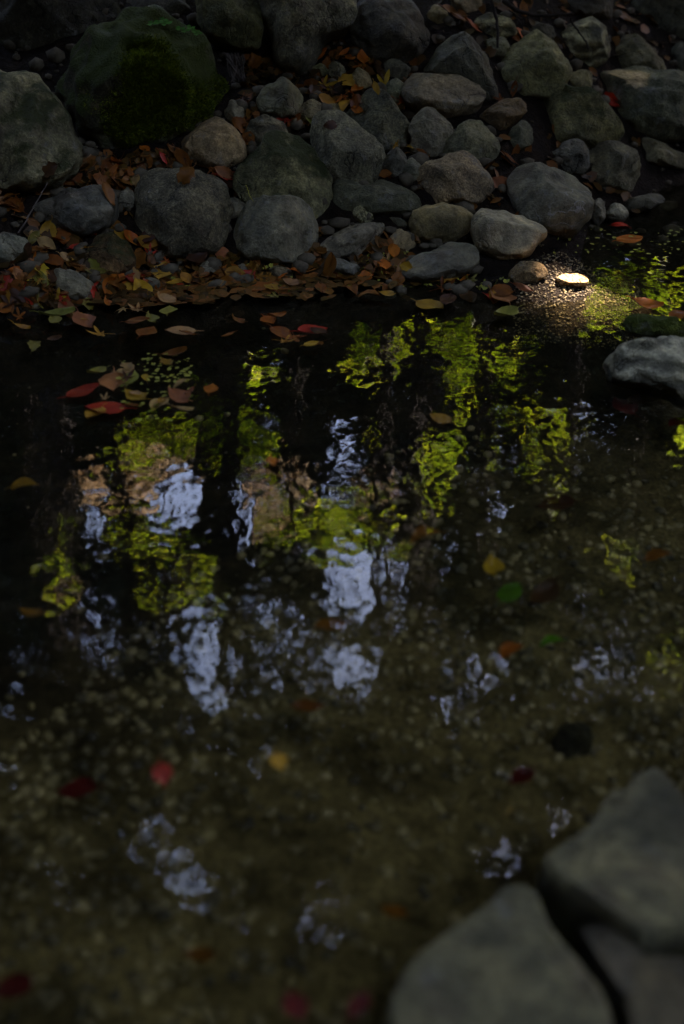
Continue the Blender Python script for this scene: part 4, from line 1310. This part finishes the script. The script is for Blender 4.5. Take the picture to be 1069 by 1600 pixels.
# 1 dark evergreens well beyond the bank
bases = [(-6.6, 18.4), (-4.3, 17.4), (-2.2, 18.6), (-0.5, 17.6), (1.3, 18.8), (3.1, 17.5), (5.2, 18.5), (7.4, 17.8), (-10.2, 17.4), (-13.6, 16.6), (10.6, 17.5), (14.0, 16.7)]
n = 74000
ax, ay = rng.uniform(-330, 1400, n // 2), rng.uniform(290, 1230, n // 2)
bx, by = clumpy(n // 2, -330, 380, 1400, 1180, 240, 34)
px, py = np.concatenate([ax, bx]), np.concatenate([ay, by])
P = mirror_point(px, py, rng.uniform(16.6, 19.4, n))
m_ = 26000  # unseen outer crowns added at both sides to shut out low sky
sx = rng.uniform(6.8, 15.5, m_) * np.where(rng.random(m_) < 0.5, -1, 1)
sy = rng.uniform(15.6, 18.4, m_)
P = np.concatenate([P, np.stack([sx, sy, rng.uniform(3.5, 14.5, m_)], 1)])
P = P[not_gap(P, 2.0, CREAMGAP) & sunhole(P)]
own = assign(P, bases)
names = ['dark evergreen standing left of the rock pile, beyond the bank', 'second dark evergreen from the left beyond the far bank', 'dark evergreen behind the mossy boulder, third from left', 'dark evergreen straight behind the middle of the rock pile', 'dark evergreen behind the lumpy beige rock, right of centre', 'dark evergreen behind the banded rock', 'dark evergreen past the right end of the rock pile', 'dark evergreen standing right of the rock pile, beyond the bank', 'unseen dark evergreen added on the left slope beyond the bank', 'outermost unseen evergreen added on the left slope', 'unseen dark evergreen added on the right slope beyond the bank', 'outermost unseen evergreen added on the right slope']
for i, b in enumerate(bases):
    Q = P[own == i]
    tree('evergreen_tree', names[i], 'evergreen tree', b[0], b[1], Q[:, 2].max() - ground_h(*b) + .2, 0.24, M_EVER, Q, (0.34, 0.18), 100 + i, TG)

# 2 sunlit low maples, and one pale autumn tree
mb = [(-2.3, 9.2), (-1.1, 9.6), (0.25, 9.0), (1.15, 9.5), (2.1, 9.1)]
pts = []
for (x0, y0, x1, y1), dens in GREENS:
    area = (x1 - x0) * (y1 - y0)
    k = int(area * dens * 0.06) + 4
    ns = max(2, int(area / 160))                                  # leafy sprays, with gaps between them
    sx, sy = rng.uniform(x0, x1, ns), rng.uniform(y0, y1, ns)
    si = rng.integers(0, max(1, int(ns * min(1, 0.3 + 0.7 * dens))), k)
    gx_, gy_ = sx[si] + rng.normal(0, 6, k), sy[si] + rng.normal(0, 3.5, k)
    gx_, gy_ = np.clip(gx_, x0 - 3, x1 + 3), np.clip(gy_, y0 - 3, y1 + 3)
    pts.append(mirror_point(gx_, gy_, rng.uniform(8.6, 9.6, k)))
P = np.concatenate(pts)
own = assign(P, mb)
names = ['slender green maple behind the sloping left boulder', 'slender green maple behind the mossy boulder', 'slender green maple behind the pointed streaked boulder', 'slender green maple behind the lumpy beige rock', 'slender green maple behind the big dark right boulder']
for i, b in enumerate(mb):
    Q = P[own == i]
    if not len(Q): Q = P[:5]
    tree('maple_tree', names[i], 'maple tree', b[0], b[1], max(Q[:, 2].max() - ground_h(*b), 2.5), 0.05, M_GREEN, Q, (0.085, 0.055), 200 + i, TG, 14)
pts = []
for (x0, y0, x1, y1) in CREAMGAP:
    k = int((x1 - x0) * (y1 - y0) * 0.028) + 4
    pts.append(mirror_point(rng.uniform(x0, x1, k), rng.uniform(y0, y1, k), rng.uniform(11.0, 11.7, k)))
P = np.concatenate(pts)
tree('autumn_tree', 'pale cream leaved autumn tree between maples and evergreens', 'autumn tree', -1.5, 11.3, P[:, 2].max() - ground_h(-1.5, 11.3), 0.09, M_CREAM, P, (0.15, 0.10), 300, TG, 12)

# 3 tall broadleaf trees whose crowns meet over the bank
tb = [(-3.4, 8.0), (-2.7, 11.9), (0.75, 11.7), (4.2, 8.2)]
n = 76000
z = rng.uniform(6.8, 9.6, n)
ky = math.cos(SUN_AZ) / math.tan(SUN_EL); kx = math.sin(SUN_AZ) / math.tan(SUN_EL)
gxx = rng.uniform(-8.0, 3.4, n); gyy = rng.uniform(-0.8, 5.6, n)
P = np.stack([gxx + z * kx, gyy + z * ky, z], 1)
P = P[not_gap(P, 1.0) & sunhole(P)]
own = assign(P, tb)
names = ['tall broadleaf tree leaning over the bank from the left', 'tall broadleaf tree with its trunk behind the mossy boulder', 'tall broadleaf tree with its trunk behind the near black block', 'tall broadleaf tree leaning over the bank from the right']
for i, b in enumerate(tb):
    Q = P[own == i]
    tree('broadleaf_tree', names[i], 'broadleaf tree', b[0], b[1], 9.6 - ground_h(*b), 0.2, M_SHADE, Q, (0.22, 0.14), 400 + i, TG, 26)

# slender dark trunks in front of the maples, their crowns up in the canopy
sb = []
for (px, Y) in ((112, 8.3), (172, 7.7), (350, 7.9), (452, 8.4), (596, 8.2), (655, 7.8), (756, 8.3), (885, 7.7)):
    q = mirror_point(np.array([float(px)]), np.array([720.0]), Y)[0]
    sb.append((q[0], Y))
names = ['leftmost slender dark trunked tree behind the sloping left boulder', 'second slender dark trunked tree from the left, behind the mossy boulder', 'slender dark trunked tree behind the right end of the mossy boulder', 'slender dark trunked tree behind the pointed streaked boulder', 'slender dark trunked tree behind the near black block', 'slender dark trunked tree behind the dark angular rock', 'slender dark trunked tree behind the tall mottled rock', 'rightmost slender dark trunked tree, behind the banded rock']
for i, b in enumerate(sb):
    k = 420
    Q = np.stack([rng.normal(b[0], 0.55, k), rng.normal(b[1] + 0.2, 0.5, k), rng.uniform(7.4, 9.4, k)], 1)
    Q = Q[not_gap(Q, 1.0) & sunhole(Q)]
    tree('slender_tree', names[i], 'broadleaf tree', b[0], b[1], 9.0 - ground_h(*b), 0.042 + 0.012 * (i % 3), M_SHADE, Q, (0.2, 0.12), 450 + i, TG, 8)

# an unseen low tree added on the left; its bough shades the upper bank
n = 4200
Q = np.stack([rng.uniform(-1.5, 1.7, n), rng.normal(2.72, 0.17, n), rng.normal(1.9, 0.16, n)], 1)
Q = Q[(Q[:, 2] > 1.5) & (rng.random(n) < np.where(Q[:, 0] < -0.2, 1.0, 0.62)) & sunhole(Q) & not_gap(Q, 12.0)]
tree('added_shade_tree', 'unseen low tree added on the left to shade the upper bank', 'broadleaf tree', -2.3, 3.7, 2.3, 0.07, M_SHADE, Q, (0.10, 0.06), 610, TG, 30)

# 4 unseen ring of trees at sides and rear, crowns shaped to cut sky light
rb = [(-5.2, 4.2), (-5.0, -1.0), (-2.4, -4.0), (2.4, -4.0), (5.4, -1.0), (5.8, 4.4)]
n = 60000
az = rng.uniform(math.radians(-180), math.radians(180), n)         # from +Y, clockwise
el = np.arcsin(rng.uniform(math.sin(math.radians(26)), 1.0, n))
R = rng.uniform(8.6, 10.2, n)
D = np.stack([np.cos(el) * np.sin(az), np.cos(el) * np.cos(az), np.sin(el)], 1)
HOLE = np.array((0.42, -0.50, 1.0)); HOLE /= np.linalg.norm(HOLE)
keep = (D @ HOLE < math.cos(math.radians(19.0))) & ((np.abs(az) > math.radians(58)) | (el > math.radians(58)))
P = np.array((0.2, 1.8, -0.5)) + D * R[:, None]
P = P[keep & (P[:, 2] > ground_h(P[:, 0], P[:, 1]) + 0.4) & not_gap(P) & sunhole(P)]
d = np.stack([np.hypot(P[:, 0] - b[0] * 1.3, P[:, 1] - b[1] * 1.3) for b in rb], 1)
own = d.argmin(1)
names = ['unseen broad tree on the added left slope', 'unseen broad tree on the left slope behind the photographer', 'unseen broad tree behind the photographer on the left', 'unseen broad tree behind the photographer on the right', 'unseen broad tree on the right slope behind the photographer', 'unseen broad tree on the added right slope']
for i, b in enumerate(rb):
    Q = P[own == i]
    tree('unseen_ring_tree', names[i], 'broadleaf tree', b[0], b[1], max(Q[:, 2].max() - ground_h(*b) - 0.5, 4), 0.2, M_SHADE, Q, (0.42, 0.28), 500 + i, 'unseen trees around the near side', 22)
